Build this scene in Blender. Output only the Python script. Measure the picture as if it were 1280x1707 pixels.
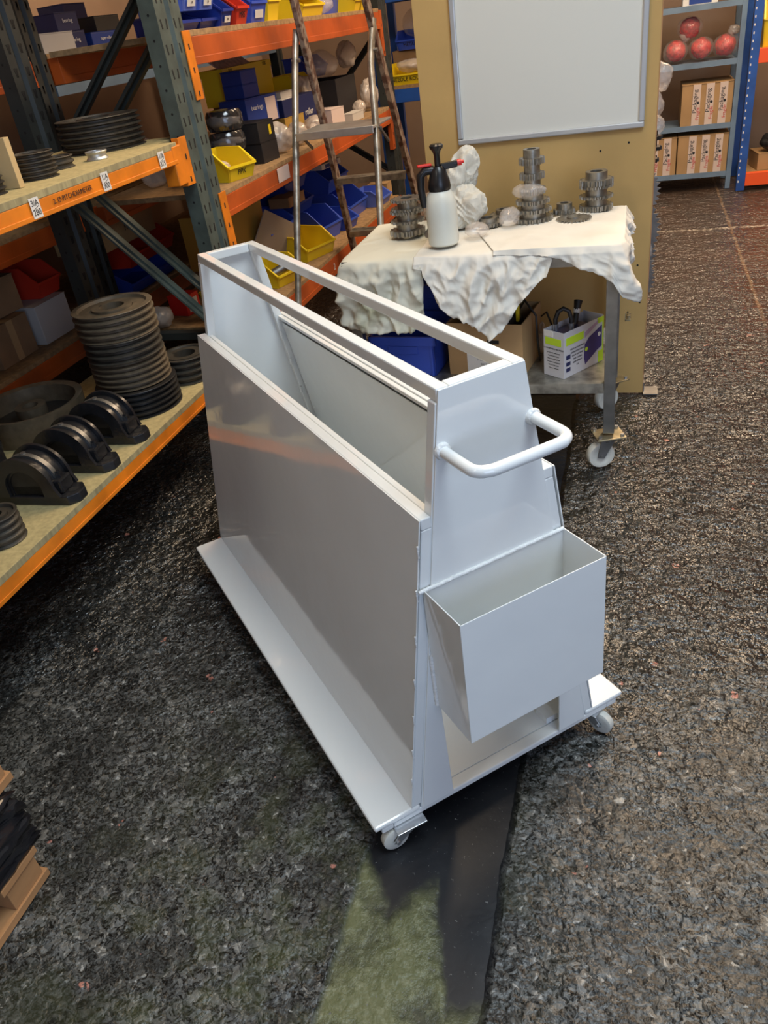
import bpy, bmesh, math, random
from mathutils import Vector, Matrix, noise
random.seed(7)
R = math.radians
SC = bpy.context.scene
COL = SC.collection
for o in list(bpy.data.objects): bpy.data.objects.remove(o)

# ------------------------------------------------------------------ camera
F_PX = 1297.8; PITCH = R(32.16); ROLL = R(-8.68); AZ = R(20)
fw0 = Vector((-math.sin(AZ), math.cos(AZ), 0)); rt0 = Vector((math.cos(AZ), math.sin(AZ), 0))
fwd = math.cos(PITCH)*fw0 - math.sin(PITCH)*Vector((0,0,1))
up0 = rt0.cross(fwd)
rt = math.cos(ROLL)*rt0 + math.sin(ROLL)*up0
up = -math.sin(ROLL)*rt0 + math.cos(ROLL)*up0
cam = bpy.data.cameras.new('camera'); co = bpy.data.objects.new('camera', cam); COL.objects.link(co)
m = Matrix((rt, up, -fwd)).transposed().to_4x4(); m.translation = Vector((0,0,1.5)); co.matrix_world = m
cam.sensor_fit = 'VERTICAL'; cam.sensor_height = 36; cam.lens = F_PX/1707*36; cam.clip_start = .05
SC.camera = co

# ------------------------------------------------------------------ light
w = bpy.data.worlds.new('world'); SC.world = w; w.use_nodes = True
w.node_tree.nodes['Background'].inputs[0].default_value = (.75,.85,1,1)
w.node_tree.nodes['Background'].inputs[1].default_value = .25
SC.view_settings.view_transform = 'Standard'; SC.view_settings.look = 'None'
SC.view_settings.exposure = 0.0; SC.view_settings.gamma = 1; SC.view_settings.use_curve_mapping = False
def area(name, loc, target, sx, sy, power, col):
    l = bpy.data.lights.new(name, 'AREA'); l.shape = 'RECTANGLE'; l.size = sx; l.size_y = sy
    l.energy = power; l.color = col
    o = bpy.data.objects.new(name, l); COL.objects.link(o); o.location = loc
    o.rotation_euler = (Vector(target)-Vector(loc)).to_track_quat('-Z','Y').to_euler()
    return o
area('daylight_doorway', (2.3,-2.9,1.7), (-.3,1.6,.6), 2.6, 2.8, 80, (.54,.69,1.0))
area('daylight_rooflight', (0.7,.9,4.0), (.2,1.1,0), 1.5, 2.2, 130, (.80,.92,1.0))
area('workshop_lamp', (.8,6.1,3.7), (.8,5.6,0), .6, 3.2, 190, (1.0,.74,.50))
area('workshop_lamp', (1.4,4.2,3.7), (1.1,4.0,0), .4, 2.6, 60, (1.0,.72,.46))
area('workshop_lamp', (-.6,3.2,3.7), (-.6,3.2,0), .35, 2.4, 62, (1.0,.76,.50))
area('workshop_lamp', (-2.75,5.0,3.7), (-2.6,5.0,0), .35, 2.4, 14, (1.0,.74,.48))
area('workshop_lamp', (-1.9,-1.2,3.7), (-.8,.8,0), .35, 2.4, 30, (1.0,.92,.80))

# ------------------------------------------------------------------ materials
MATS = {}
def mat(name, col, rough=.5, metal=0, nz=None, bump=None, spec=.5, coat=0, alpha=1, trans=0, col2=None, thr=None, emit=None):
    if name in MATS: return MATS[name]
    M = bpy.data.materials.new(name); M.use_nodes = True; t = M.node_tree; n = t.nodes; L = t.links
    b = n['Principled BSDF']; b.inputs['Base Color'].default_value = (*col,1); b.inputs['Roughness'].default_value = rough
    b.inputs['Metallic'].default_value = metal; b.inputs['Specular IOR Level'].default_value = spec
    b.inputs['Coat Weight'].default_value = coat; b.inputs['Alpha'].default_value = alpha
    b.inputs['Transmission Weight'].default_value = trans
    tc = n.new('ShaderNodeTexCoord')
    if nz:
        x = n.new('ShaderNodeTexNoise'); x.inputs['Scale'].default_value = nz[0]; x.inputs['Detail'].default_value = 6
        if len(nz) > 2:
            mp = n.new('ShaderNodeMapping'); mp.inputs['Scale'].default_value = nz[2]; L.new(tc.outputs['Object'], mp.inputs[0]); L.new(mp.outputs[0], x.inputs[0])
        else: L.new(tc.outputs['Object'], x.inputs[0])
        r = n.new('ShaderNodeValToRGB'); c2 = col2 or tuple(c*(1-nz[1]) for c in col)
        a, bb = thr or (.35,.65)
        r.color_ramp.elements[0].position = a; r.color_ramp.elements[0].color = (*c2,1)
        r.color_ramp.elements[1].position = bb; r.color_ramp.elements[1].color = (*col,1)
        L.new(x.outputs[0], r.inputs[0]); L.new(r.outputs[0], b.inputs['Base Color'])
    if bump:
        y = n.new('ShaderNodeTexNoise'); y.inputs['Scale'].default_value = bump[0]; y.inputs['Detail'].default_value = 4
        if len(bump) > 2: y.noise_type = 'RIDGED_MULTIFRACTAL'; y.inputs['Detail'].default_value = 2; y.normalize = True; y.inputs['Distortion'].default_value = .4
        L.new(tc.outputs['Object'], y.inputs[0])
        u = n.new('ShaderNodeBump'); u.inputs['Distance'].default_value = bump[1]; u.inputs['Strength'].default_value = 1
        L.new(y.outputs[0], u.inputs['Height']); L.new(u.outputs[0], b.inputs['Normal'])
    MATS[name] = M
    return M
WHITE = mat('white_gloss_paint', (.80,.83,.83), .09, bump=(3.5,.0035), coat=.3)
WHITE2 = mat('white_gloss_paint_weld', (.78,.80,.80), .25, bump=(120,.004))
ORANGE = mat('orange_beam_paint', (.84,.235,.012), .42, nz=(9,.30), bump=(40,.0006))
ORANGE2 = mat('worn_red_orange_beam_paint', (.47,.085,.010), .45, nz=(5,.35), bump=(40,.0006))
TEAL = mat('teal_grey_upright_paint', (.080,.105,.092), .55, nz=(14,.35))
DARKST = mat('dark_upright_steel', (.022,.028,.027), .55, nz=(12,.3))
SLOT = mat('dark_slot', (.006,.006,.006), .8)
CHIP = mat('yellow_chipboard', (.50,.41,.20), .7, nz=(60,.25))
CHIP2 = mat('brown_chipboard', (.36,.22,.10), .75, nz=(45,.4))
CHIPEDGE = mat('ribbed_board_edge', (.40,.34,.18), .75, nz=(70,.35,(.1,1,.1)))
BLUEP = mat('blue_beam_paint', (.02,.09,.38), .4, nz=(8,.3))
GREYBLUE = mat('grey_blue_shelf_paint', (.17,.25,.34), .45, nz=(9,.2))
REDOR = mat('bright_red_orange_paint', (.85,.10,.01), .4)
CARD = mat('cardboard', (.44,.27,.12), .8, nz=(6,.18))
CARDD = mat('brown_cardboard', (.30,.17,.08), .85, nz=(6,.3))
PLY = mat('plywood_board', (.55,.35,.125), .7, nz=(3,.16), bump=(60,.0004))
WBOARD = mat('whiteboard_surface', (.66,.655,.60), .35)
ALU = mat('aluminium', (.55,.56,.55), .38, metal=.8, nz=(20,.15))
GALV = mat('worn_galvanised_steel', (.50,.48,.42), .38, metal=.75, nz=(22,.55), bump=(80,.0004))
RUSTY = mat('rusty_brown_painted_steel', (.27,.22,.18), .5, metal=.3, nz=(28,.5), col2=(.10,.05,.035), thr=(.42,.56))
STEEL = mat('bare_steel', (.30,.30,.29), .38, metal=.85, nz=(15,.3))
STEELD = mat('oiled_gear_steel', (.36,.335,.285), .36, metal=.75, nz=(40,.35))
IRON = mat('grey_cast_iron', (.075,.066,.052), .5, metal=.35, nz=(30,.35), bump=(150,.0004))
IRONB = mat('dusty_brown_cast_iron', (.155,.120,.078), .55, metal=.3, nz=(30,.3), bump=(150,.0004))
IRONK = mat('black_cast_iron', (.03,.029,.028), .42, metal=.3, nz=(30,.3), bump=(120,.0006))
BLACKG = mat('black_gloss_casting_paint', (.018,.018,.02), .25, nz=(20,.4), bump=(60,.0008))
BLKP = mat('black_plastic', (.012,.012,.013), .3)
REDP = mat('red_plastic', (.62,.02,.015), .35)
HDPE = mat('milky_bottle_plastic', (.68,.69,.62), .38, nz=(7,.08))
NYLON = mat('white_nylon_wheel', (.66,.66,.60), .35, nz=(30,.12))
ZINC = mat('zinc_plated_steel', (.62,.64,.66), .28, metal=.9)
BRASSY = mat('yellow_zinc_plate', (.55,.47,.30), .35, metal=.8, nz=(30,.3))
CLOTH = mat('white_cotton_rag', (.70,.68,.62), .85, nz=(7,.10), bump=(8,.016,1))
CLOTHS = mat('stained_cotton_rag', (.60,.59,.50), .85, nz=(4,.0), col2=(.40,.40,.27), thr=(.33,.46), bump=(8,.016,1))
PAPER = mat('crumpled_white_paper', (.60,.58,.51), .7, bump=(13,.012,1))
BIN = {'blue': mat('blue_bin_plastic', (.035,.085,.50), .32), 'light blue': mat('light_blue_bin_plastic', (.10,.17,.62), .32),
       'dark blue': mat('dark_blue_bin_plastic', (.015,.035,.24), .32), 'red': mat('red_bin_plastic', (.55,.035,.015), .35),
       'yellow': mat('yellow_bin_plastic', (.80,.58,.015), .35), 'dull yellow': mat('dull_yellow_bin_plastic', (.55,.34,.03), .4)}
BLUEBOX = mat('blue_printed_carton', (.015,.045,.24), .4)
NAVY = mat('dark_navy_carton', (.012,.02,.09), .4)
BLACKBOX = mat('black_carton', (.012,.011,.012), .5)
PALEBOX = mat('pale_grey_carton', (.50,.47,.43), .7)
LABEL = mat('white_label_paper', (.72,.70,.66), .6)
PINKLB = mat('pinkish_label_paper', (.62,.50,.46), .6)
INK = mat('black_ink', (.012,.012,.015), .6)
INKR = mat('red_ink', (.5,.03,.02), .6)
TAPE = mat('printed_packing_tape', (.62,.50,.42), .4)
LIME = mat('lime_print', (.50,.70,.03), .5)
PURPLE = mat('purple_print', (.05,.035,.16), .5)
VIOLET = mat('pale_violet_print', (.42,.30,.42), .5)
RETAIL = mat('silver_grey_box_print', (.55,.54,.56), .5)
BAG = mat('clear_plastic_bag', (.85,.78,.72), .14, bump=(11,.012,1), alpha=.30, spec=.9)
BAGW = mat('cloudy_plastic_bag', (.62,.54,.47), .20, bump=(11,.012,1), alpha=.62, spec=.9)
FILM = mat('clear_film', (.8,.75,.72), .10, bump=(12,.012,1), alpha=.10, spec=1.0)
BAGR = mat('tight_clear_bag', (.9,.8,.75), .12, bump=(11,.012,1), alpha=.16, spec=1.0)
BAGK = mat('black_parts_under_film', (.02,.02,.02), .14, bump=(12,.010,1), spec=.9)
STRETCH = mat('black_stretch_wrap', (.010,.010,.013), .16, bump=(12,.010,1), spec=.8)
REDN = mat('red_mesh_plastic', (.85,.02,.02), .45, nz=(30,.5), bump=(60,.01))
PINE = mat('pallet_pine_wood', (.50,.26,.11), .7, nz=(10,.3,(1,.15,1)), bump=(70,.0006))
PINEL = mat('pale_pine_wood', (.55,.40,.20), .65, nz=(8,.15))
BROWNWALL = mat('painted_wall_brown', (.28,.19,.13), .8, nz=(3,.15))
PEACH = mat('painted_wall_peach', (.42,.27,.17), .8, nz=(3,.15))
CEIL = mat('ceiling_sheet', (.42,.42,.40), .8, nz=(2,.1))
HOSE = mat('black_rubber_hose', (.015,.013,.013), .5)
NAVYP = mat('navy_plastic', (.012,.018,.08), .3)
CHECK = mat('pink_dotted_sheet', (.72,.50,.42), .6, nz=(45,.4))
GREENP = mat('green_plastic', (.02,.45,.12), .4)

def floor_mat():
    M = bpy.data.materials.new('black_coated_floor'); M.use_nodes = True; t = M.node_tree; n = t.nodes; L = t.links
    b = n['Principled BSDF']; tc = n.new('ShaderNodeTexCoord'); P = tc.outputs['Object']
    def N(scale, det=6, rough=.6, off=None):
        x = n.new('ShaderNodeTexNoise'); x.inputs['Scale'].default_value = scale; x.inputs['Detail'].default_value = det; x.inputs['Roughness'].default_value = rough
        if off:
            mp = n.new('ShaderNodeMapping'); mp.inputs['Location'].default_value = off; L.new(P, mp.inputs[0]); L.new(mp.outputs[0], x.inputs[0])
        else: L.new(P, x.inputs[0])
        return x.outputs[0]
    def MR(v, a, bb, c=0, d=1, smooth=False):
        x = n.new('ShaderNodeMapRange'); 
        if smooth: x.interpolation_type = 'SMOOTHSTEP'
        L.new(v, x.inputs[0])
        for i, q in enumerate((a,bb,c,d)): x.inputs[i+1].default_value = q
        return x.outputs[0]
    def MA(op, a, bb=None):
        x = n.new('ShaderNodeMath'); x.operation = op
        for i, q in enumerate((a,bb)):
            if q is None: continue
            if isinstance(q,(int,float)): x.inputs[i].default_value = q
            else: L.new(q, x.inputs[i])
        return x.outputs[0]
    def MIX(f, a, bb):
        x = n.new('ShaderNodeMix'); x.data_type = 'RGBA'; L.new(f, x.inputs[0])
        for i, q in ((6,a),(7,bb)):
            if isinstance(q, tuple): x.inputs[i].default_value = (*q,1)
            else: L.new(q, x.inputs[i])
        return x.outputs[2]
    sep = n.new('ShaderNodeSeparateXYZ'); L.new(P, sep.inputs[0]); X, Y = sep.outputs[0], sep.outputs[1]
    wob = MA('MULTIPLY', MA('SUBTRACT', N(6), .5), .03)
    Xw = MA('ADD', X, wob)
    # smooth dark strip between X -.5 and -.2
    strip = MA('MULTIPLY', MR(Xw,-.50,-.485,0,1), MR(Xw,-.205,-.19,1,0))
    # grit: warped cells, each with its own grey and height
    wn = n.new('ShaderNodeTexNoise'); wn.inputs['Scale'].default_value = 40; wn.inputs['Detail'].default_value = 3; L.new(P, wn.inputs[0])
    va = n.new('ShaderNodeVectorMath'); va.operation = 'MULTIPLY_ADD'; L.new(wn.outputs[1], va.inputs[0]); va.inputs[1].default_value = (.035,.035,.035); L.new(P, va.inputs[2])
    def V(scale, feat='F1'):
        x = n.new('ShaderNodeTexVoronoi'); x.inputs['Scale'].default_value = scale; x.feature = feat; L.new(va.outputs[0], x.inputs[0]); return x
    g1, g2, g3 = V(70), V(150), V(300)
    def rnd(v): 
        q = n.new('ShaderNodeSeparateColor'); L.new(v.outputs['Color'], q.inputs[0]); return q.outputs[0]
    r1, r2, r3 = rnd(g1), rnd(g2), rnd(g3)
    zone = MR(N(5,5,.65,(9,2,0)),.40,.60)
    c = MIX(MR(N(4),.35,.7), (.004,.004,.004), (.012,.013,.012))
    # grit is exposed where feet and wheels have worn the coating (near the camera), coated black farther off
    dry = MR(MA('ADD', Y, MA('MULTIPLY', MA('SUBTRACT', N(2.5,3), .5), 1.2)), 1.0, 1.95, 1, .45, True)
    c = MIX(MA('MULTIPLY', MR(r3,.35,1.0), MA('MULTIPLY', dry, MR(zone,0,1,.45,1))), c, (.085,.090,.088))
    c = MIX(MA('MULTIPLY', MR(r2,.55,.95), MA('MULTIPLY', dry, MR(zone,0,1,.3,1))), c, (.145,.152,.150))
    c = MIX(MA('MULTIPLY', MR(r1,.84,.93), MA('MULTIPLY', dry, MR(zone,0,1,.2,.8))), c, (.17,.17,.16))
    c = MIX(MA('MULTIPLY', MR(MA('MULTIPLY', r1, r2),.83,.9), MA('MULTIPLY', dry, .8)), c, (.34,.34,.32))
    # faint moss tint near the strip
    near = MA('MULTIPLY', MR(Y,.2,1.7,1,0), MR(X,-1.3,-.5,0,1)); near = MA('MULTIPLY', near, MR(X,-.5,.0,1,0))
    c = MIX(MA('MULTIPLY', near, MR(N(9,6,.6,(2,9,0)),.46,.62,0,.8)), c, (.085,.10,.045))
    # sparse pink chips
    pk = MA('MULTIPLY', MR(N(15,3,.5,(11,4,0)),.715,.73), MR(N(60,3),.42,.5))
    c = MIX(pk, c, (.42,.19,.15))
    # strip colours
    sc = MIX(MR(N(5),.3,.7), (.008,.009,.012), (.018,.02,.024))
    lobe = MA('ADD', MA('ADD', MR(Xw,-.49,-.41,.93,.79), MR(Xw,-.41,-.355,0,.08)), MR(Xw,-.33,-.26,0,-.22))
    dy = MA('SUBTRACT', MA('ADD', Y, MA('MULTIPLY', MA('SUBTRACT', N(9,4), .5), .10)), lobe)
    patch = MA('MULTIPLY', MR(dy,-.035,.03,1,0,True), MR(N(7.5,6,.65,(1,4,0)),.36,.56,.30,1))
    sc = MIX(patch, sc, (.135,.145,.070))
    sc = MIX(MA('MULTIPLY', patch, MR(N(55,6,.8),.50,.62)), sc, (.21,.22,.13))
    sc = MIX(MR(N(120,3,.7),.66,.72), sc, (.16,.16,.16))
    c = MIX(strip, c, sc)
    # brown far back: warm light's reflection painted into the floor colour
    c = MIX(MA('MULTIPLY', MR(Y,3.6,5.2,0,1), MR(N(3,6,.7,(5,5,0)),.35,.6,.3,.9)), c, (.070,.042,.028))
    # pale seam lines
    sw = MA('ABSOLUTE', MA('SUBTRACT', MA('ADD', Y, wob), 5.9))
    c = MIX(MA('MULTIPLY', MR(sw,.012,.03,1,0), MR(N(50),.45,.55)), c, (.45,.40,.33))
    sw2 = MA('ABSOLUTE', MA('SUBTRACT', MA('ADD', X, wob), .65))
    c = MIX(MA('MULTIPLY', MA('MULTIPLY', MR(sw2,.004,.012,1,0), MR(Y,4.0,4.3,0,1)), .6), c, (.25,.17,.10))
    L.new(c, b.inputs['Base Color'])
    rr = MR(N(22,5,.6,(4,4,0)),.35,.65,.12,.24)
    mixr = n.new('ShaderNodeMix'); L.new(MA('MULTIPLY', strip, .8), mixr.inputs[0]); L.new(rr, mixr.inputs[2]); mixr.inputs[3].default_value = .24
    wr = MR(MA('ADD', Y, MA('MULTIPLY', MA('SUBTRACT', N(2.5,3), .5), 1.2)), 1.0, 1.95, .20, 0, True)
    L.new(MA('ADD', mixr.outputs[0], wr), b.inputs['Roughness'])
    L.new(MR(MA('ADD', Y, MA('MULTIPLY', MA('SUBTRACT', N(2.5,3), .5), 1.2)), 1.0, 1.95, .38, .95, True), b.inputs['Specular IOR Level'])
    h = MA('ADD', MA('MULTIPLY', N(62,1.5,.5,(3,8,0)), 1.0), MA('MULTIPLY', N(28,1,.5,(1,2,0)), 1.5))
    h = MA('ADD', h, MA('MULTIPLY', MR(g2.outputs['Distance'],0,.75,1,0), .10))
    h = MA('ADD', h, MA('MULTIPLY', MA('MULTIPLY', MR(g1.outputs['Distance'],0,.75,1,0), dry), .45))
    h = MA('MULTIPLY', h, MR(zone,0,1,.6,1.15))
    h = MA('ADD', h, MA('MULTIPLY', N(9,3,.6), 2.5))
    wear = MR(MA('ADD', Y, MA('MULTIPLY', MA('SUBTRACT', N(2.5,3), .5), 1.2)), 1.0, 1.95, 0, 1, True)
    h = MA('MULTIPLY', h, MA('MAXIMUM', MR(strip,0,1,1,.07), MA('MULTIPLY', patch, .5))); h = MA('MULTIPLY', h, MR(wear,0,1,.34,1.05))
    u = n.new('ShaderNodeBump'); u.inputs['Distance'].default_value = .014; L.new(h, u.inputs['Height']); L.new(u.outputs[0], b.inputs['Normal'])
    return M
FLOOR = floor_mat()

# ------------------------------------------------------------------ mesh builder
def rz(a): return Matrix.Rotation(a, 3, 'Z')
class B:
    def __init__(s): s.v = []; s.f = []
    def add(s, vs, fs):
        k = len(s.v); s.v += [tuple(v) for v in vs]; s.f += [tuple(i+k for i in f) for f in fs]; return s
    def box(s, c, d, rot=None):
        x, y, z = [q/2 for q in d]; c = Vector(c)
        vs = [Vector((a*x,b*y,e*z)) for a in (-1,1) for b in (-1,1) for e in (-1,1)]
        if rot is not None: vs = [rot @ v for v in vs]
        return s.add([v+c for v in vs], [(0,1,3,2),(4,6,7,5),(0,4,5,1),(2,3,7,6),(0,2,6,4),(1,5,7,3)])
    def b2(s, a, b): return s.box([(p+q)/2 for p, q in zip(a,b)], [abs(p-q) for p, q in zip(a,b)])
    def bar(s, p, q, w_, h, upv=(0,0,1)):
        p, q = Vector(p), Vector(q); d = (q-p).normalized(); u = Vector(upv)
        if abs(d.dot(u)) > .98: u = Vector((0,1,0))
        sx = d.cross(u).normalized(); uz = sx.cross(d)
        vs = [c + sx*a*w_/2 + uz*b*h/2 for c in (p,q) for a, b in ((-1,-1),(1,-1),(1,1),(-1,1))]
        return s.add(vs, [(3,2,1,0),(4,5,6,7),(0,1,5,4),(1,2,6,5),(2,3,7,6),(3,0,4,7)])
    def cyl(s, p, q, r, n=16, r2=None):
        p, q = Vector(p), Vector(q); d = (q-p).normalized(); u = Vector((0,0,1)) if abs(d.z) < .9 else Vector((1,0,0))
        a = d.cross(u).normalized(); b = d.cross(a); r2 = r if r2 is None else r2
        vs = [c + (a*math.cos(2*math.pi*i/n)+b*math.sin(2*math.pi*i/n))*rr for c, rr in ((p,r),(q,r2)) for i in range(n)]
        return s.add(vs, [tuple(range(n))[::-1], tuple(range(n,2*n))]+[(i,(i+1)%n,n+(i+1)%n,n+i) for i in range(n)])
    def lathe(s, pr, c=(0,0,0), n=32, closed=False):
        k = len(pr); vs = [(c[0]+r*math.cos(2*math.pi*i/n), c[1]+r*math.sin(2*math.pi*i/n), c[2]+z) for i in range(n) for r, z in pr]
        fs = []
        for i in range(n):
            j = (i+1) % n
            for a in range(k if closed else k-1):
                b = (a+1) % k; fs.append((i*k+a, j*k+a, j*k+b, i*k+b))
        return s.add(vs, fs)
    def prism(s, poly, h0, h1, ax='z'):
        n = len(poly); f = {'z': lambda a,b,h: (a,b,h), 'x': lambda a,b,h: (h,a,b), 'y': lambda a,b,h: (a,h,b)}[ax]
        return s.add([f(a,b,h0) for a,b in poly]+[f(a,b,h1) for a,b in poly], [tuple(range(n))[::-1], tuple(range(n,2*n))]+[(i,(i+1)%n,n+(i+1)%n,n+i) for i in range(n)])
    def tube(s, path, r, n=10):
        path = [Vector(p) for p in path]; k = len(s.v); m_ = len(path); vs = []; a = None
        for i, p in enumerate(path):
            d = (path[min(i+1,m_-1)]-path[max(i-1,0)]).normalized()
            if a is None: a = d.cross(Vector((0,0,1)) if abs(d.z) < .9 else Vector((1,0,0))).normalized()
            a = (a - d*a.dot(d)).normalized(); b = d.cross(a); rr = r[i] if isinstance(r,(list,tuple)) else r
            vs += [p+(a*math.cos(2*math.pi*j/n)+b*math.sin(2*math.pi*j/n))*rr for j in range(n)]
        fs = [(i*n+j, i*n+(j+1)%n, (i+1)*n+(j+1)%n, (i+1)*n+j) for i in range(m_-1) for j in range(n)]
        return s.add(vs, fs+[tuple(range(n))[::-1], tuple(range((m_-1)*n, m_*n))])
    def mesh(s, name):
        me = bpy.data.meshes.new(name); me.from_pydata(s.v, [], s.f); me.validate()
        bm = bmesh.new(); bm.from_mesh(me); bmesh.ops.recalc_face_normals(bm, faces=bm.faces); bm.to_mesh(me); bm.free()
        return me
    def build(s, name, M, parent=None, smooth=0, bev=0, loc=(0,0,0), rot=(0,0,0)):
        return put(name, s.mesh(name), M, parent, smooth, bev, loc, rot)
def put(name, me, M, parent=None, smooth=0, bev=0, loc=(0,0,0), rot=(0,0,0)):
    if M is not None and not me.materials: me.materials.append(M)
    o = bpy.data.objects.new(name, me); COL.objects.link(o); o.location = loc; o.rotation_euler = rot
    if parent: o.parent = parent
    if smooth:
        me.shade_smooth()
        md = o.modifiers.new('split','EDGE_SPLIT'); md.split_angle = R(smooth if smooth > 1 else 35)
    if bev:
        md = o.modifiers.new('bevel','BEVEL'); md.width = bev; md.segments = 2; md.limit_method = 'ANGLE'
    return o
def tag(o, label, cat=None, group=None, kind=None):
    if label: o['label'] = label
    if cat: o['category'] = cat
    if group: o['group'] = group
    if kind: o['kind'] = kind
    return o
def thing(name, label, cat, loc=(0,0,0), rot=0, group=None):
    o = bpy.data.objects.new(name, None); COL.objects.link(o); o.empty_display_size = .05
    o.location = loc; o.rotation_euler = (0,0,rot) if isinstance(rot,(int,float)) else rot
    return tag(o, label, cat, group)
def struct(o): o['kind'] = 'structure'; return o
def text(s, size, loc, rot, M, parent=None, name='lettering'):
    cu = bpy.data.curves.new('t','FONT'); cu.body = s; cu.size = size; cu.align_x = 'CENTER'; cu.align_y = 'CENTER'; cu.extrude = .0003
    tmp = bpy.data.objects.new('t', cu); COL.objects.link(tmp)
    me = bpy.data.meshes.new_from_object(tmp.evaluated_get(bpy.context.evaluated_depsgraph_get()))
    bpy.data.objects.remove(tmp); me.materials.clear()
    return put(name, me, M, parent, loc=loc, rot=rot)
def blob(name, M, r, parent=None, loc=(0,0,0), seed=0, amp=.25, freq=6, scale=(1,1,1), sub=4, flat=None, smooth=1):
    bm = bmesh.new(); bmesh.ops.create_icosphere(bm, subdivisions=sub, radius=1)
    for v in bm.verts:
        p = v.co.copy(); q = p*freq/5 + Vector((seed*3.1, seed*1.7, seed))
        d = 1 + amp*.6*noise.noise(q) - amp*.7*abs(noise.noise(q*1.9)) - amp*.35*abs(noise.noise(q*4.1))
        v.co = Vector((p.x*scale[0], p.y*scale[1], p.z*scale[2]))*r*d
        if flat is not None and v.co.z < flat: v.co.z = flat + (v.co.z-flat)*.05
    me = bpy.data.meshes.new(name); bm.to_mesh(me); bm.free()
    o = put(name, me, M, parent, loc=loc)
    if smooth: me.shade_smooth()
    return o
FACEX = (R(90),0,R(90))      # text facing +X
FACEY = (R(90),0,0)          # text facing -Y

# ------------------------------------------------------------------ the setting
def floor():
    xs, ys = [], []
    def ser(a, b, fa, fb, st, big):
        out = []; x = a
        while x < b-1e-6:
            out.append(x); x += st if fa <= x < fb else big
        return out+[b]
    xs = ser(-3.4,3.6,-2.0,1.3,.016,.2); ys = ser(-3.6,8.0,.3,3.4,.016,.2)
    vs = []
    for y in ys:
        for x in xs:
            p = Vector((x,y,0)); z = (noise.noise(p*3)*.004 + noise.noise(p*11)*.003 + noise.noise(p*29)*.002) - .005
            e = .010*noise.noise(p*4)
            if -.5 < x+e < -.195: z = -.0040
            s_ = y - (.93 - .10*(x-.0)) + .02*noise.noise(p*5)     # raised ridge on the right
            if x > -.18: z += .006*math.exp(-(s_/.018)**2)
            s2 = y-1.42-.03*noise.noise(p*3)
            if x < -.5: z -= .004*math.exp(-(s2/.008)**2)
            s3 = (y-2.5) + 3.1*(x-.34)
            if .27 < x < .43: z -= .006*math.exp(-(s3/.03)**2)
            z = min(z, -.0002)
            vs.append((x,y,z))
    n = len(xs); fs = [(j*n+i,j*n+i+1,(j+1)*n+i+1,(j+1)*n+i) for j in range(len(ys)-1) for i in range(n-1)]
    me = bpy.data.meshes.new('floor'); me.from_pydata(vs, [], fs); me.shade_smooth()
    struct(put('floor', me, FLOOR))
floor()
struct(B().b2((-3.6,7.9,-.05),(3.8,8.1,4.1)).build('wall_back', BROWNWALL))
struct(B().b2((-3.6,-3.8,-.05),(-3.4,7.9,4.1)).build('wall_left', PEACH))
struct(B().b2((3.6,-3.8,-.05),(3.8,7.9,4.1)).build('wall_right', BROWNWALL))
struct(B().b2((-3.4,-3.8,-.05),(.8,-3.6,4.1)).b2((.8,-3.8,3.3),(3.6,-3.6,4.1)).build('wall_front', BROWNWALL))
struct(B().b2((-3.6,-3.8,4.1),(3.8,8.1,4.2)).build('ceiling', CEIL))

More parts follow.
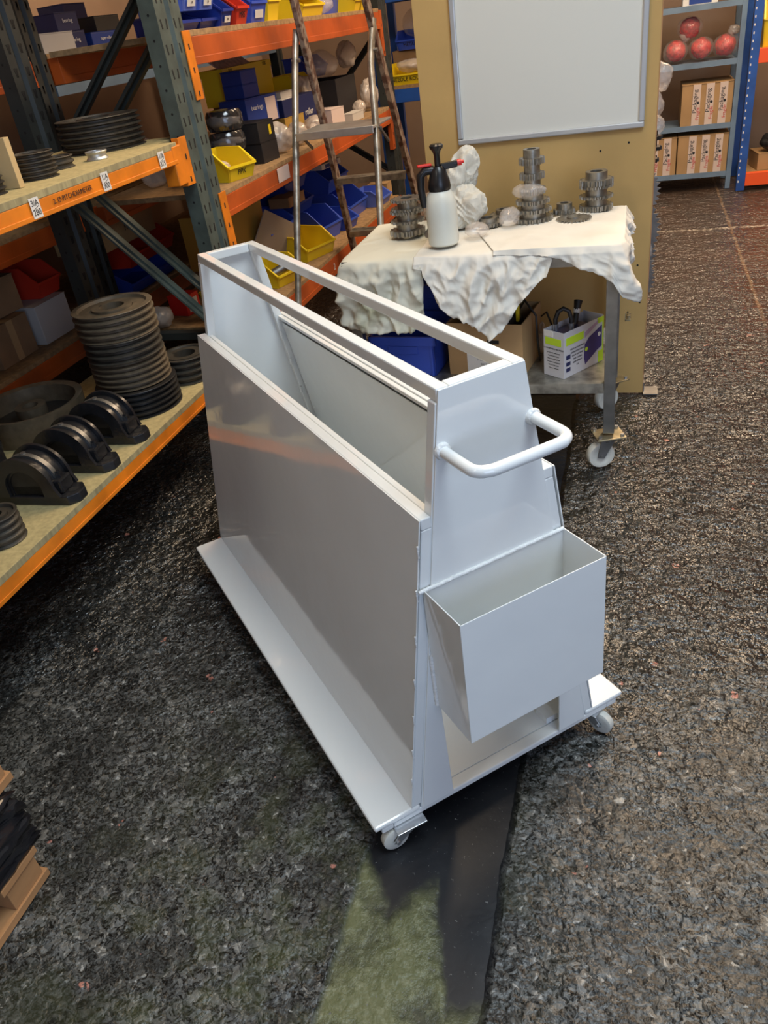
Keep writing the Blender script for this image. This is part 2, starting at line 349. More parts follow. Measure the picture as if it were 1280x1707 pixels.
# ------------------------------------------------------------------ the white sheet trolley
def white_trolley():
    T = thing('sheet_trolley', 'white-painted steel A-frame sheet trolley with handle and end bin on the black floor', 'trolley', (-.2197,1.1482,0), R(133.94))
    Lg, H, zb, d = 1.286, 1.005, .097, .025
    w_ = lambda z: .0856+.1474*(1.0048-z)
    t = .024
    # base frame: four box sections and a deck
    bf = thing('base_frame', None, None); bf.parent = T
    for s_ in (-1,1): B().b2((.0,s_*.318,.067),(Lg,s_*.29,.0825)).build('side_rail', WHITE, bf, bev=.003)
    for x in (0,Lg-.03): B().b2((x,-.2895,.067),(x+.03,.2895,.0825)).build('cross_rail', WHITE, bf, bev=.003)
    B().b2((.0305,-.22,.078),(Lg-.0305,.22,.083)).build('deck', WHITE, bf)
    # trays (rounded edge strips outside the panels)
    for s_ in (-1,1):
        y0, y1 = s_*(w_(zb)+.004), s_*.334
        B().b2((-.002,y0,.083),(Lg,y1,zb)).build('side_ledge', WHITE, T, bev=.005)
    # corner posts
    for x in (0,Lg-t):
        for s_ in (-1,1):
            a = w_(.083); b = w_(H-t)
            B().prism([(s_*a,.083),(s_*(a-t),.083),(s_*(b-t),H-t),(s_*b,H-t)], x, x+t, 'x').build('corner_post', WHITE, T, bev=.002)
    # top rails
    wt = w_(H)
    for s_ in (-1,1): B().b2((0,s_*wt,H-t),(Lg,s_*(wt-t),H)).build('top_rail', WHITE, T, bev=.003)
    for x in (0,Lg-t): B().b2((x,-(wt-t)+.0005,H-t),(x+t,wt-t-.0005,H)).build('top_rail', WHITE, T, bev=.003)
    # end plates; the near one has an opening at the foot
    a, b = w_(.083)-.002, w_(H)-.002
    B().prism([(a,.083),(b,H-.002),(-b,H-.002),(-a,.083),(-.145,.083),(-.148,.40),(.148,.40),(.142,.083)], -.004, -.0003, 'x').build('end_plate', WHITE, T, bev=.001)
    B().prism([(a,.083),(b,H-.002),(-b,H-.002),(-a,.083)], Lg+.0003, Lg+.004, 'x').build('end_plate', WHITE, T, bev=.001)
    # inner guide channels beside the opening, visible through it
    B().b2((.03,-.165,.083),(.07,-.135,.10)).build('floor_channel', WHITE, T)
    # side panels: sheet on a slim frame with an edge strip
    hp = .782
    for s_ in (-1,1):
        wb, wh = w_(zb), w_(hp)
        nm = thing('side_panel', None, None); nm.parent = T
        B().prism([(s_*(wb+d),zb+.0005),(s_*(wb+d-.0025),zb+.0005),(s_*(wh+d-.0025),hp),(s_*(wh+d),hp)], -.001, Lg+.001, 'x').build('sheet', WHITE, nm)
        B().prism([(s_*(wh+d-.003),hp-.022),(s_*(wh+.001),hp-.022),(s_*(wh+.001),hp),(s_*(wh+d-.003),hp)], 0, Lg, 'x').build('edge_rail', WHITE, nm, bev=.002)
        for x in (.0,Lg-.022):
            B().prism([(s_*(wb+d-.003),zb+.0005),(s_*(wb+.001),zb+.0005),(s_*(wh+.001),hp-.0225),(s_*(wh+d-.003),hp-.0225)], x, x+.022, 'x').build('edge_rail', WHITE, nm, bev=.002)
        # inner sheet
        wi0, wi1 = w_(.10)-.004, w_(hp)-.004
        B().prism([(s_*wi0,.10),(s_*(wi0-.002),.10),(s_*(wi1-.002),hp-.026),(s_*wi1,hp-.026)], .03, Lg-.03, 'x').build('inner_sheet', WHITE, nm)
        # a thin bright lip under the top rail of the panel
        B().prism([(s_*(wi1+.003),hp-.012),(s_*(wi1-.010),hp-.012),(s_*(wi1-.010),hp-.002),(s_*(wi1+.003),hp-.002)], .026, Lg-.026, 'x').build('inner_lip', WHITE, nm, bev=.002)
    # stitch welds
    wd = B()
    for z in (.16,.24,.33,.42,.52,.62,.71):
        y = w_(z)+d-.001
        for k in range(4): wd.cyl((-.002,y,z+k*.006),(-.002,y-.0,z+k*.006+.007),.0018,8)
        wd.cyl((Lg-.03,-w_(z)+t+.003,z),(Lg-.03,-w_(z)+t+.002,z+.02),.004,8)
    for z in (.30,.38,.46,.55,.64,.72):
        wd.cyl((Lg-.045,-w_(z)+.006,z),(Lg-.045,-w_(z)+.003,z+.012),.005,8)
    tag(wd.build('stitch_weld', WHITE2, T, smooth=60), None, kind='stuff')
    # handle
    z = .898; hp_ = []
    pts = [(-.004,.087),(-.075,.087),(-.096,.083),(-.107,.068),(-.110,.045),(-.110,-.060),(-.107,-.078),(-.096,-.091),(-.075,-.095),(-.004,-.095)]
    path = []
    def cat(p0,p1,p2,p3,q): 
        return tuple(.5*((2*p1[i])+(-p0[i]+p2[i])*q+(2*p0[i]-5*p1[i]+4*p2[i]-p3[i])*q*q+(-p0[i]+3*p1[i]-3*p2[i]+p3[i])*q**3) for i in (0,1))
    for i in range(len(pts)-1):
        for q in (0,.25,.5,.75):
            path.append(cat(pts[max(i-1,0)],pts[i],pts[i+1],pts[min(i+2,len(pts)-1)],q))
    path.append(pts[-1])
    hd = B().tube([(x,y,z) for x,y in path], .0105, 16).build('handle', WHITE, T, smooth=60)
    for y in (.087,-.095):
        B().lathe([(.0,.007),(.012,.006),(.0155,.001),(.0155,-.002),(0,-.003)], n=16).build('weld_collar', WHITE2, hd, smooth=60, loc=(-.006,y,z), rot=(0,R(-90),0))
    # bin
    bn = thing('end_bin', None, None); bn.parent = T
    y0, y1, x0, x1, z0, z1, s = .155, -.158, -.0045, -.123, .358, .643, .002
    B().b2((x0-.0005,y0,z0),(x1,y0-s,z1)).build('bin_side', WHITE, bn)
    B().b2((x0-.0005,y1,z0),(x1,y1+s,z1)).build('bin_side', WHITE, bn)
    B().b2((x1-s,y1,z0),(x1,y0,z1)).build('bin_front', WHITE, bn, bev=.0008)
    B().b2((x0-.0005,y1+s,z0-.002),(x1,y0-s,z0)).build('bin_floor', WHITE, bn)
    B().b2((x0-.0025,y1+s,z0),(x0-.0005,y0-s,z1-.004)).build('bin_back', WHITE, bn)
    wd = B(); k = 0
    y = y1
    while y < y0:
        wd.cyl((-.006,y,z1-.002+random.uniform(-.0008,.0008)),(-.006,y+.012,z1-.002+random.uniform(-.0008,.0008)),.0045,8,.0035); y += .010
    for zz in range(16): wd.cyl((-.007,y0+.001,.36+zz*.008),(-.007,y0+.001,.369+zz*.008),.005,8,.0035)
    tag(wd.build('weld_bead', WHITE2, bn, smooth=60), None, kind='stuff')
    # castors
    for x, y, a in ((.006,.256,R(88)),(.034,-.262,R(200)),(Lg-.05,.262,R(20)),(Lg-.05,-.262,R(80))):
        c = thing('castor', None, None, (x,y,0), a); c.parent = T
        B().b2((-.035,-.028,.0625),(.035,.028,.0665)).build('mounting_plate', ZINC, c, bev=.001)
        fk = B().cyl((0,0,.056),(0,0,.0624),.022,20)
        for s_ in (-1,1): fk.prism([(-.018,.056),(.020,.060),(.044,.030),(.032,.022)], s_*.0150, s_*.0172, 'y')
        fk.cyl((.034,-.021,.030),(.034,.021,.030),.005,8)
        for (bx,by) in ((-.027,-.02),(.027,-.02),(-.027,.02),(.027,.02)): fk.cyl((bx,by,.0595),(bx,by,.0624),.005,6)
        fk.build('fork', ZINC, c, smooth=30)
        wh = B().lathe([(.006,-.010),(.024,-.011),(.0295,-.008),(.0303,0),(.0295,.008),(.024,.011),(.006,.010)], n=28, closed=True)
        wh.build('wheel', NYLON, c, smooth=50, loc=(.034,0,.0303), rot=(R(90),0,0))
white_trolley()

# ------------------------------------------------------------------ bins and boxes
def storage_bin(col, label, loc, rot, s=(.15,.22,.12), cardtxt=None, group=None, txt=None, tilt=0, parent=None):
    T = thing('storage_bin', label, 'bin', loc, (tilt,0,rot), group)
    w_, d_, h = s; t = .004; M = BIN[col]
    B().prism([(-w_/2+.012,0),(w_/2-.012,0),(w_/2,h),(w_/2-t,h),(w_/2-.012-t,t),(-w_/2+.012+t,t),(-w_/2+t,h),(-w_/2,h)], 0, 0, 'y') if 0 else None
    b = B()
    lip = h*.48; y0 = -d_/2; y1 = d_/2
    # side walls, sloped open front
    for sg in (-1,1):
        x = sg*w_/2; xi = sg*(w_/2-t); k = sg*.010
        poly = [(y0+.02,0),(y1-.005,0),(y1,h),(y0+d_*.36,h),(y0,lip)]
        vs = [(x-k*(1-z/h),y,z) for y,z in poly]+[(xi-k*(1-z/h),y,z) for y,z in poly]
        n = 5; b.add(vs, [tuple(range(n)),tuple(range(n,2*n))[::-1]]+[(i,n+i,n+(i+1)%n,(i+1)%n) for i in range(n)])
    b.add([(-w_/2+.01,y0+.02,0),(w_/2-.01,y0+.02,0),(w_/2,y0,lip),(-w_/2,y0,lip),(-w_/2+.01,y0+.02+t,0),(w_/2-.01,y0+.02+t,0),(w_/2,y0+t,lip),(-w_/2,y0+t,lip)],
          [(0,1,2,3),(7,6,5,4),(3,2,6,7),(0,4,5,1),(0,3,7,4),(1,5,6,2)])
    b.b2((-w_/2+.008,y0+.02,0),(w_/2-.008,y1-.004,t)).b2((-w_/2+.004,y1-t-.003,0),(w_/2-.004,y1-.001,h))
    b.build('bin_body', M, T)
    r_ = B().b2((-w_/2-.004,y1-.004,h-.006),(w_/2+.004,y1+.004,h))
    for sg in (-1,1):
        r_.bar((sg*w_/2,y1,h-.002),(sg*w_/2,y0+d_*.36,h-.002),.008,.006).bar((sg*w_/2,y0+d_*.36,h-.002),(sg*w_/2,y0,lip),.008,.006)
    r_.bar((-w_/2,y0-.002,lip),(w_/2,y0-.002,lip),.008,.010)
    r_.build('bin_rim', M, T)
    sl = math.atan2(.02,lip)
    if cardtxt is not None:
        lb = B().box((0,y0+.006,lip*.42),(w_*.5,.0016,lip*.42),Matrix.Rotation(sl,3,'X')).build('label_card', LABEL, T)
        if cardtxt: text(cardtxt, lip*.22, (0,y0+.0035,lip*.42), (R(90)+sl,0,0), INK, lb)
    if txt: text(txt, lip*.55, (0,y0+.0065,lip*.55), (R(90)+sl,0,0), INK, T)
    return T
def carton(name, label, cat, loc, rot, s, M, lid=None, side=None, tape=None, group=None, writing=None, tilt=(0,0)):
    T = thing(name, label, cat, loc, (tilt[0],tilt[1],rot), group); x, y, z = s
    B().b2((-x/2,-y/2,0),(x/2,y/2,z-.004)).build('body', M, T, bev=.0015)
    f = B()
    f.b2((-x/2-.001,-y/2-.001,z-.0035),(-.001,y/2+.001,z)).b2((.001,-y/2-.001,z-.0035),(x/2+.001,y/2+.001,z))
    f.build('lid_flap', lid or M, T)
    if side: B().b2((-x*.32,-y/2-.0022,z*.15),(x*.32,-y/2-.0004,z*.8)).build('label', side, T)
    if tape: B().b2((-.02,-y/2-.0018,.001),(.02,-y/2-.0003,z+.0008)).b2((-.02,-y/2-.0018,z+.0001),(.02,y/2+.0018,z+.0014)).build('tape', tape, T)
    if writing: text(writing, min(z*.3,x*.9/len(writing)*1.5), (0,-y/2-.0026,z*.55), FACEY, INK if M not in (BLUEBOX,NAVY) else LABEL, T)
    return T

# ------------------------------------------------------------------ front orange rack (bays 1 and 2)
def post(par, x, y, z1, M=TEAL, slots=True, wy=.175, foot=True, dx=.06):
    """upright whose front faces +X at x, width wy along Y centred on y"""
    h = z1; t = .003; y0, y1 = y-wy/2, y+wy/2; ym = y
    prof = [(x-dx,y0),(x,y0),(x,ym-.016),(x-.014,ym-.006),(x-.014,ym+.006),(x,ym+.016),(x,y1),(x-dx,y1),(x-dx,y1-t),(x-t,y1-t),(x-t,ym+.018),(x-.018,ym+.007),(x-.018,ym-.007),(x-t,ym-.018),(x-t,y0+t),(x-dx,y0+t)]
    p = B().prism(prof, .004, h, 'z').build('upright', M, par, bev=0)
    sl = B(); z = .15
    if slots:
        while z < h-.03:
            for yy, k in ((y0+.022,1),(ym-.030,-1),(ym+.030,1),(y1-.022,-1)):
                sl.box((x+.0003,yy,z),(.0012,.008,.030),Matrix.Rotation(R(8*k),3,'X'))
            sl.cyl((x-dx*.5,y0-.0006,z+.03),(x-dx*.5,y0+.0008,z+.03),.0045,8); z += .075
        tag(sl.build('slots', SLOT, p), None, kind='stuff')
    return p
def connector(par, x, y, z0, z1, M=ORANGE, side=1):
    """beam end plate hooked on an upright face"""
    c = B().b2((x+.001,y-.028,z0),(x+.006,y+.028,z1)).b2((x-.02,y+side*.028,z0),(x+.006,y+side*.031,z1)).build('beam_connector', M, par, bev=.001)
    k = B(); z = z0+.02
    while z < z1-.015: k.b2((x+.0062,y-.004,z-.009),(x+.0070,y+.004,z+.009)); z += .075 if (z1-z0) > .16 else .045
    tag(k.build('slots', SLOT, c), None, kind='stuff')
def beam(par, x, y0, y1, z0, z1, M=ORANGE, dx=.045):
    B().b2((x-dx,y0,z0),(x,y1,z1)).b2((x,y0,z0),(x+.003,y1,z0+(z1-z0)*.28)).build('beam', M, par, bev=.003)
def board(par, x0, x1, y0, y1, z0, z1, M=CHIP):
    B().b2((x0,y0,z0),(x1,y1,z1)).build('shelf_board', M, par, bev=.001)
FX = -1.55
RK = thing('pallet_rack', 'orange and teal two-bay pallet rack along the left, full of pulleys and parts', 'rack', (0,0,0))
YB = 2.872
post(RK, FX, YB, 2.5); post(RK, -2.185, YB-.03, 2.5, DARKST, True, .12)
post(RK, FX, 5.62, 2.5, DARKST); post(RK, -2.10, 5.62, 2.5, DARKST, False)
post(RK, FX, .1, 2.5); post(RK, -2.10, .1, 2.5, DARKST, False)
def brace(par, a, b, M=DARKST, w_=.032): B().bar(a, b, w_, .03, (0,1,0)).bar(Vector(a)+Vector((0,-.018,0)), Vector(b)+Vector((0,-.018,0)), .008, .034, (0,1,0)).build('brace', M, par)
brace(RK, (-1.60,2.925,1.74), (-2.14,2.925,1.25), DARKST); brace(RK, (-1.60,2.965,1.60), (-2.14,2.965,1.11), DARKST)
board(RK, -2.12, -1.625, 2.705, 2.885, 1.2055, 1.225)
brace(RK, (-2.13,2.80,1.06), (-1.60,2.80,.50), TEAL, .026); brace(RK, (-2.06,2.88,1.06), (-1.60,2.88,.57), TEAL, .026)
B().bar((-2.06,2.84,.47),(-1.62,2.84,.47),.04,.03).build('brace', DARKST, RK)
brace(RK, (-1.60,5.60,1.42), (-2.08,5.60,.95)); brace(RK, (-2.08,5.60,.92), (-1.60,5.60,.60))
# bay 1 (left, nearest): mid and low levels
beam(RK, FX+.006, .19, 2.68, 1.158, 1.205); connector(RK, FX, 2.745, 1.075, 1.235, side=-1)
B().b2((FX-.045,2.655,1.085),(FX+.008,2.718,1.215)).build('beam_end_bracket', ORANGE, RK, bev=.004)
board(RK, -2.14, FX+.004, .19, 2.70, 1.2055, 1.225); B().b2((FX+.0045,.19,1.206),(FX+.0065,2.69,1.2245)).build('board_edge', CHIPEDGE, RK)
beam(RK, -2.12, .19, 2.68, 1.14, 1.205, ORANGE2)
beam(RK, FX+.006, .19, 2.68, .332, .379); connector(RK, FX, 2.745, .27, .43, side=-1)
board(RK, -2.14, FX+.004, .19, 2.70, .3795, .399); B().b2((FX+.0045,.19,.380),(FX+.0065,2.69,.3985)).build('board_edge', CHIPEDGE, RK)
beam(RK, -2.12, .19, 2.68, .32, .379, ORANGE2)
# bay 2: top, mid and low levels
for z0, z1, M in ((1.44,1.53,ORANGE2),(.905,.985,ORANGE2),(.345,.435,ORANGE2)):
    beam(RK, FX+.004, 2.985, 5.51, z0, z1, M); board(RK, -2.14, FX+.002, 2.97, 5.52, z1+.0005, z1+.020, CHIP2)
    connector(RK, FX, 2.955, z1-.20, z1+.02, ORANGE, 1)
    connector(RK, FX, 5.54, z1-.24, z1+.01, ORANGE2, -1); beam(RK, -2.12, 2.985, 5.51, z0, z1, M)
board(RK, -2.14, FX, .19, 5.52, 2.30, 2.32);  # unseen upper shelf, added to shade the rack levels below
beam(RK, FX+.004, .19, 2.68, 2.22, 2.299); beam(RK, FX+.004, 2.985, 5.51, 2.22, 2.299, ORANGE2)  # front beams carrying the added shading shelf, also out of view
# hand-lettered cards stuck on the beam
for y, a, b in ((1.876,'3/A','280'),(2.221,'1/A','300'),(2.572,'1/A','315')):
    zc = 1.188
    c = B().b2((FX+.0092,y-.020,zc-.026),(FX+.0100,y+.020,zc+.026)).build('size_card', LABEL, RK)
    text(a, .022, (FX+.0103,y,zc+.012), FACEX, INK, c); text(b, .022, (FX+.0103,y,zc-.012), FACEX, INK, c)
    B().bar((FX+.0102,y-.012,zc-.004),(FX+.0102,y+.014,zc+.004),.001,.001).build('pen_line', INK, c)
text('2. \u00d8 PITCHDIAMETER', .020, (FX+.0094,2.05,1.186), FACEX, INK, RK)
text('2', .05, (FX+.0075,4.05,.39), FACEX, LABEL, RK)
B().b2((FX+.0072,3.52,.925),(FX+.0080,3.66,.985)).build('torn_label', PINKLB, RK)

# second rack, behind
R2 = thing('pallet_rack', 'dark rack standing behind the orange rack, against the peach wall, with blue cartons on top', 'rack', (0,0,0))
SX = -2.40
for y in (.4,3.25,5.9): post(R2, SX, y, 2.4, DARKST, y==3.25, .10); post(R2, -3.2, y, 2.4, DARKST, False, .10)
for z0, z1 in ((1.435,1.53),(.85,.93),(.36,.44)):
    for y0, y1 in ((.46,3.19),(3.31,5.84)):
        beam(R2, SX+.004, y0, y1, z0, z1, ORANGE2); beam(R2, -3.2, y0, y1, z0, z1, ORANGE2)
        board(R2, -3.24, SX, y0, y1, z1+.0005, z1+.02, CHIP2)
B().b2((-2.46,3.31,1.39),(-2.40,5.84,1.43)).build('tie_bar', GREYBLUE, R2)

# ------------------------------------------------------------------ pulleys
def pulley(label, x, y, z, r, h, ng, M=IRON, rb=None, group=None, web=None, hub=None, rot=0, lobes=0):
    """V-belt pulley lying flat: grooved rim, web, hub with keyway"""
    T = thing('belt_pulley', label, 'pulley', (x,y,z), rot, group); g = h/ng; gd = min(.016, r*.14, g*.75)
    rb = rb or r*.52
    pr = [(r-.0012,0)]
    for i in range(ng):
        z0 = i*g; pr += [(r,z0+g*.10),(r-gd,z0+g*.36),(r-gd,z0+g*.64),(r,z0+g*.90)]
    pr += [(r-.0012,h),(r*.86,h),(r*.82,h-.010),(rb*1.02,h-.010),(rb*1.02,.006),(r*.84,.004),(r*.86,0)]
    B().lathe(pr, n=56, closed=True).build('grooved_rim', M, T, smooth=30)
    hb = rb; br = rb*.62
    n = 28; B().lathe([(hb,.001),(hb,h-.002),(br,h-.002),(br,.001)], n=n, closed=True).build('hub', M, T, smooth=30)
    B().b2((-br*1.0,-.006,.004),(-br*1.12,.006,h-.0012)).b2((br*.9,-.004,.004),(br*1.02,.004,h-.004)).build('keyway', IRONK, T)
    return T
S1 = [('dark bottom pulley of the tall stack on the low shelf, offset towards the aisle', .10, 5, IRONK, .010, .148),
      ('brown pulley second from bottom of the tall stack on the low shelf', .105, 5, IRONB, -.004, .138),
      ('dark pulley third from bottom of the tall stack on the low shelf', .075, 3, IRON, .006, .136),
      ('dusty brown top pulley of the tall stack on the low shelf, bore open', .095, 4, IRONB, 0, .141)]
z = .4
for lb, h, ng, M, off, r in S1:
    pulley(lb, -1.731+off*.8, 2.315-off, z, r, h, ng, M, r*.50, rot=off*90); z += h+.0008
pulley('broad dark grooved pulley on the low shelf, right behind the white trolley corner', -1.655, 2.560, .4, .098, .10, 4, IRON, .07)
# large flat handwheel-like pulley
T = thing('flat_belt_pulley', 'large wide-rimmed dusty pulley with central hub lying on the low shelf behind the housings', 'pulley', (-2.06,2.12,.4))
B().lathe([(.185,0),(.19,.10),(.180,.10),(.165,.095),(.160,.01),(.170,0)], n=56, closed=True).build('rim', IRONB, T, smooth=30)
B().lathe([(.05,0),(.055,.085),(.028,.085),(.028,0)], n=28, closed=True).build('hub', IRONB, T, smooth=30)
B().lathe([(.165,.012),(.165,.03),(.05,.03),(.05,.012)], n=40, closed=True).build('web', IRONK, T, smooth=30)
pulley('small four-groove pulley on the low shelf at the left picture edge', -1.66, 1.43, .4, .062, .085, 4, IRON, .034)
# mid shelf
pulley('large six-groove dark pulley on the middle shelf', -1.855, 2.735, 1.225, .149, .108, 6, IRON, .075, rot=.4)
pulley('six-groove grey pulley on the middle shelf beside the upright wooden board', -1.717, 2.150, 1.225, .063, .072, 6, IRON, .036)
pulley('two-groove dark pulley between the six-groove pulleys on the middle shelf', -1.765, 2.32, 1.225, .053, .036, 2, IRON, .03)
pulley('small bright aluminium pulley on the middle shelf', -1.70, 2.445, 1.225, .036, .027, 1, ALU, .018)
pulley('thin black single-groove pulley lying at the back of the middle shelf', -2.01, 2.43, 1.225, .10, .030, 1, IRONK, .04)
pulley('dark grooved pulley at the far left of the middle shelf, behind the wooden board', -1.70, 1.905, 1.225, .05, .045, 3, IRONK, .028)
tag(B().box((-1.718,1.990,1.2910),(.130,.022,.130)).build('wooden_board', PINEL, bev=.001), 'pale wooden board standing upright on the middle shelf beside the grey pulley', 'board')

# ------------------------------------------------------------------ bearing housings
def housing(label, y):
    T = thing('bearing_housing', label, 'bearing', (-1.70,y,.4), R(3), 'black bearing housings on the low shelf')
    # foot plate with chamfered ends
    B().prism([(-.17,-.03),(-.15,-.045),(.13,-.045),(.155,-.018),(.155,.018),(.13,.045),(-.15,.045),(-.17,.03)], 0, .030).build('foot', BLACKG, T, bev=.003)
    B().cyl((.125,0,.0301),(.125,0,.0308),.014,20).build('bolt_hole', SLOT, T)
    def arch(r0, r1, y0, y1, n=20, z0=.0305, foot=.0):
        out = [(r1*math.cos(math.pi*i/n), z0+.03+r1*math.sin(math.pi*i/n)*1.0) for i in range(n+1)]
        inn = [(r0*math.cos(math.pi*i/n), z0+.03+r0*math.sin(math.pi*i/n)*1.0) for i in range(n,-1,-1)]
        poly = [(r1+foot,z0)]+out+[(-r1-foot,z0)]+[(-r0,z0)]+inn+[(r0,z0)]
        return B().prism(poly, y0, y1, 'y')
    arch(.052,.086,-.040,.040).build('cap', BLACKG, T, bev=.002, smooth=30)
    arch(.060,.100,-.052,-.041,foot=.012).build('flange', BLACKG, T, bev=.002, smooth=30)
    arch(.060,.100,.041,.052,foot=.012).build('flange', BLACKG, T, bev=.002, smooth=30)
    arch(.053,.093,-.012,.004).build('seal_band', STEEL, T, smooth=30)
    B().cyl((0,-.036,.0605),(0,.036,.0605),.0515,28).b2((-.0515,-.036,.0302),(.0515,.036,.0600)).build('bearing_core', IRONK, T, smooth=30)
    [B().b2((sg*.075,-.030,.0305),(sg*.112,.030,.075)).build('bolt_boss', BLACKG, T, bev=.006) for sg in (-1,1)]
    for x in (-.093,.093): B().cyl((x,0,.0752),(x,0,.088),.012,6).cyl((x,0,.088),(x,0,.094),.007,10).build('cap_bolt', BLACKG, T)
    B().cyl((0,0,.146),(0,0,.156),.009,8).build('grease_nipple', STEEL, T)
for k, (y, lb) in enumerate(((2.03,'black bearing housing on the low shelf, the one nearest the tall pulley stack'),(1.84,'black bearing housing on the low shelf, in the middle of the aisle-side row'),
              (1.65,'black bearing housing on the low shelf, the one nearest the small grey pulley'))): housing(lb, y)
T = thing('bearing_housing', 'black bearing housing at the back of the low shelf behind the aisle-side row', 'bearing', (-2.02,1.76,.4), R(3), 'black bearing housings on the low shelf')
B().prism([(-.09,-.045),(.13,-.045),(.155,-.018),(.155,.018),(.13,.045),(-.09,.045)], 0, .030).build('foot', BLACKG, T, bev=.003)
B().cyl((0,-.05,.10),(0,.05,.10),.088,28).build('cap', BLACKG, T, smooth=30)
B().b2((-.088,-.045,.031),(.088,.045,.10)).build('pedestal', BLACKG, T, bev=.004)
B().cyl((0,-.0505,.10),(0,-.056,.10),.055,24).build('seal_band', STEEL, T, smooth=30)

# ------------------------------------------------------------------ things behind bay 1
carton('cardboard_box','brown cardboard box in shadow behind the low shelf, nearest the left picture edge','box',(-2.62,2.62,.462),R(92),(.24,.26,.17),CARDD,tape=CARD)
carton('cardboard_box','pale carton in shadow behind the low shelf, beside the dark upright','box',(-2.60,2.90,.462),R(90),(.22,.24,.17),PALEBOX)
carton('cardboard_box','upper brown box stacked behind the low shelf at the left picture edge','box',(-2.66,2.66,.6335),R(88),(.30,.22,.15),CARDD)
storage_bin('red','red storage bin in shadow below the middle shelf, left of the dark upright',(-2.62,2.98,.6335),R(90),(.16,.22,.14))
carton('cardboard_box','cardboard box with torn flap under the rear shelf behind the tall pulley stack','box',(-2.60,3.62,.70),R(90),(.50,.28,.13),CARD,writing='Flexi')
storage_bin('red','large dark red bin behind the tall pulley stack',(-2.58,3.78,.575),R(90),(.46,.26,.125))
storage_bin('blue','blue bin below the dark red bin, behind the tall pulley stack',(-2.58,3.70,.4605),R(90),(.46,.30,.112))
pulley('tall spool-shaped steel hub standing behind the tall pulley stack',-2.02,2.62,.4,.052,.125,1,IRON,.03)
carton('cardboard_box','small red carton behind the diagonal brace of the rack','box',(-1.98,3.18,.456),R(80),(.10,.10,.09),REDP,side=LABEL)
storage_bin('yellow','yellow bin low behind the diagonal brace, beside the trolley corner',(-1.72,3.15,.456),R(90),(.14,.22,.12))
blob('plastic_bag', BAGW, .055, loc=(-2.0,2.99,.50), seed=5, flat=-.04); tag(bpy.data.objects['plastic_bag'], 'crumpled clear plastic bag behind the tall pulley stack', 'bag')
# cylinders on the rear rack
for i, (y, r, h) in enumerate(((3.55,.05,.10),(3.72,.045,.12))):
    tag(B().lathe([(0,0),(r,0),(r,h),(r*.6,h),(r*.6,h*.5),(0,h*.5)], n=24).build('steel_bush', STEEL, smooth=30, loc=(-2.52,y,.951)), ('wide','narrower')[i]+' dark steel bush on the rear shelf below the orange connector', 'bush')
# top of the rear rack
zt = 1.5505
carton('carton','pale grey carton on top of the rear rack beside the dark upright','box',(-2.46,3.43,zt),R(82),(.20,.12,.075),PALEBOX)
carton('carton','dark blue carton, bottom of the stack on the rear rack','box',(-2.50,3.585,zt),R(84),(.15,.16,.075),NAVY,writing='bearing')
carton('carton','dark blue carton, top of the stack on the rear rack','box',(-2.50,3.565,zt+.0755),R(84),(.145,.16,.072),NAVY,writing='bearing')
carton('carton','bright blue carton with white end on the rear rack, behind the diagonal brace','box',(-2.46,3.80,zt),R(86),(.21,.12,.062),BLUEBOX,side=None,writing='taper roller')
carton('carton','black carton on the bright blue carton on the rear rack','box',(-2.46,3.85,zt+.0625),R(84),(.18,.12,.062),BLACKBOX)
carton('carton','square dark blue carton at the back of the rear rack, above the yellow tub','box',(-2.72,3.98,zt),R(84),(.16,.16,.20),NAVY,writing='ball')
storage_bin('dull yellow','dull yellow tub on the rear rack between the blue cartons',(-2.72,3.76,zt),R(90),(.16,.22,.15))
blob('plastic_bag', BAGW, .12, loc=(-3.0,3.7,zt+.12), seed=9, flat=-.115, scale=(1,1,1.1)); tag(bpy.data.objects['plastic_bag.001'], 'hanging pale plastic bag on the rear rack by the peach wall', 'bag')

# ------------------------------------------------------------------ bay 2, top shelf (z 1.55)
zt = 1.5505
storage_bin('light blue','light blue bin with white card, first on the top shelf beside the upright',(-1.665,3.10,zt+.06),R(90),(.125,.20,.12),'14')
storage_bin('light blue','light blue bin with white card, second on the top shelf',(-1.665,3.235,zt+.06),R(90),(.125,.20,.12),'16')
storage_bin('dark blue','dark blue bin under the first light blue bin on the top shelf',(-1.70,3.12,zt),R(90),(.15,.20,.059))
storage_bin('dark blue','dark blue bin under the second light blue bin on the top shelf',(-1.70,3.28,zt),R(90),(.15,.20,.059))
storage_bin('dark blue','dark blue bin with white card between light blue and red bins',(-1.67,3.39,zt),R(90),(.10,.20,.11),'20')
storage_bin('red','red storage bin on the top shelf',(-1.67,3.52,zt),R(90),(.12,.22,.12),None,None,'MRS')
storage_bin('blue','tall blue bin with grey card on the top shelf beside the red bin',(-1.68,3.72,zt),R(90),(.17,.22,.15),'')
storage_bin('yellow','narrow yellow bin on the top shelf left of the ladder rail',(-1.69,3.92,zt),R(90),(.14,.22,.16))
storage_bin('yellow','yellow bin right of the ladder rail on the top shelf, lower of two',(-1.70,4.45,zt),R(90),(.32,.24,.10))
storage_bin('yellow','yellow bin stacked on another right of the ladder rail on the top shelf',(-1.70,4.45,zt+.101),R(90),(.32,.24,.12))
blob('plastic_bag', BAG, .10, loc=(-1.66,4.74,zt+.045), seed=3, flat=-.04, scale=(.8,1.2,.45)); tag(bpy.data.objects['plastic_bag.002'], 'clear plastic bag lying on the top shelf in front of the blue crate', 'bag')
tag(blob('plastic_pouch', GREENP, .055, loc=(-1.74,4.78,zt+.10), seed=4, scale=(1,1.2,.5)), 'green plastic pouch on the clear bag on the top shelf', 'pouch')
storage_bin('blue','blue crate at the far end of the top shelf behind the ladder stile',(-1.80,5.02,zt),R(90),(.30,.26,.18))
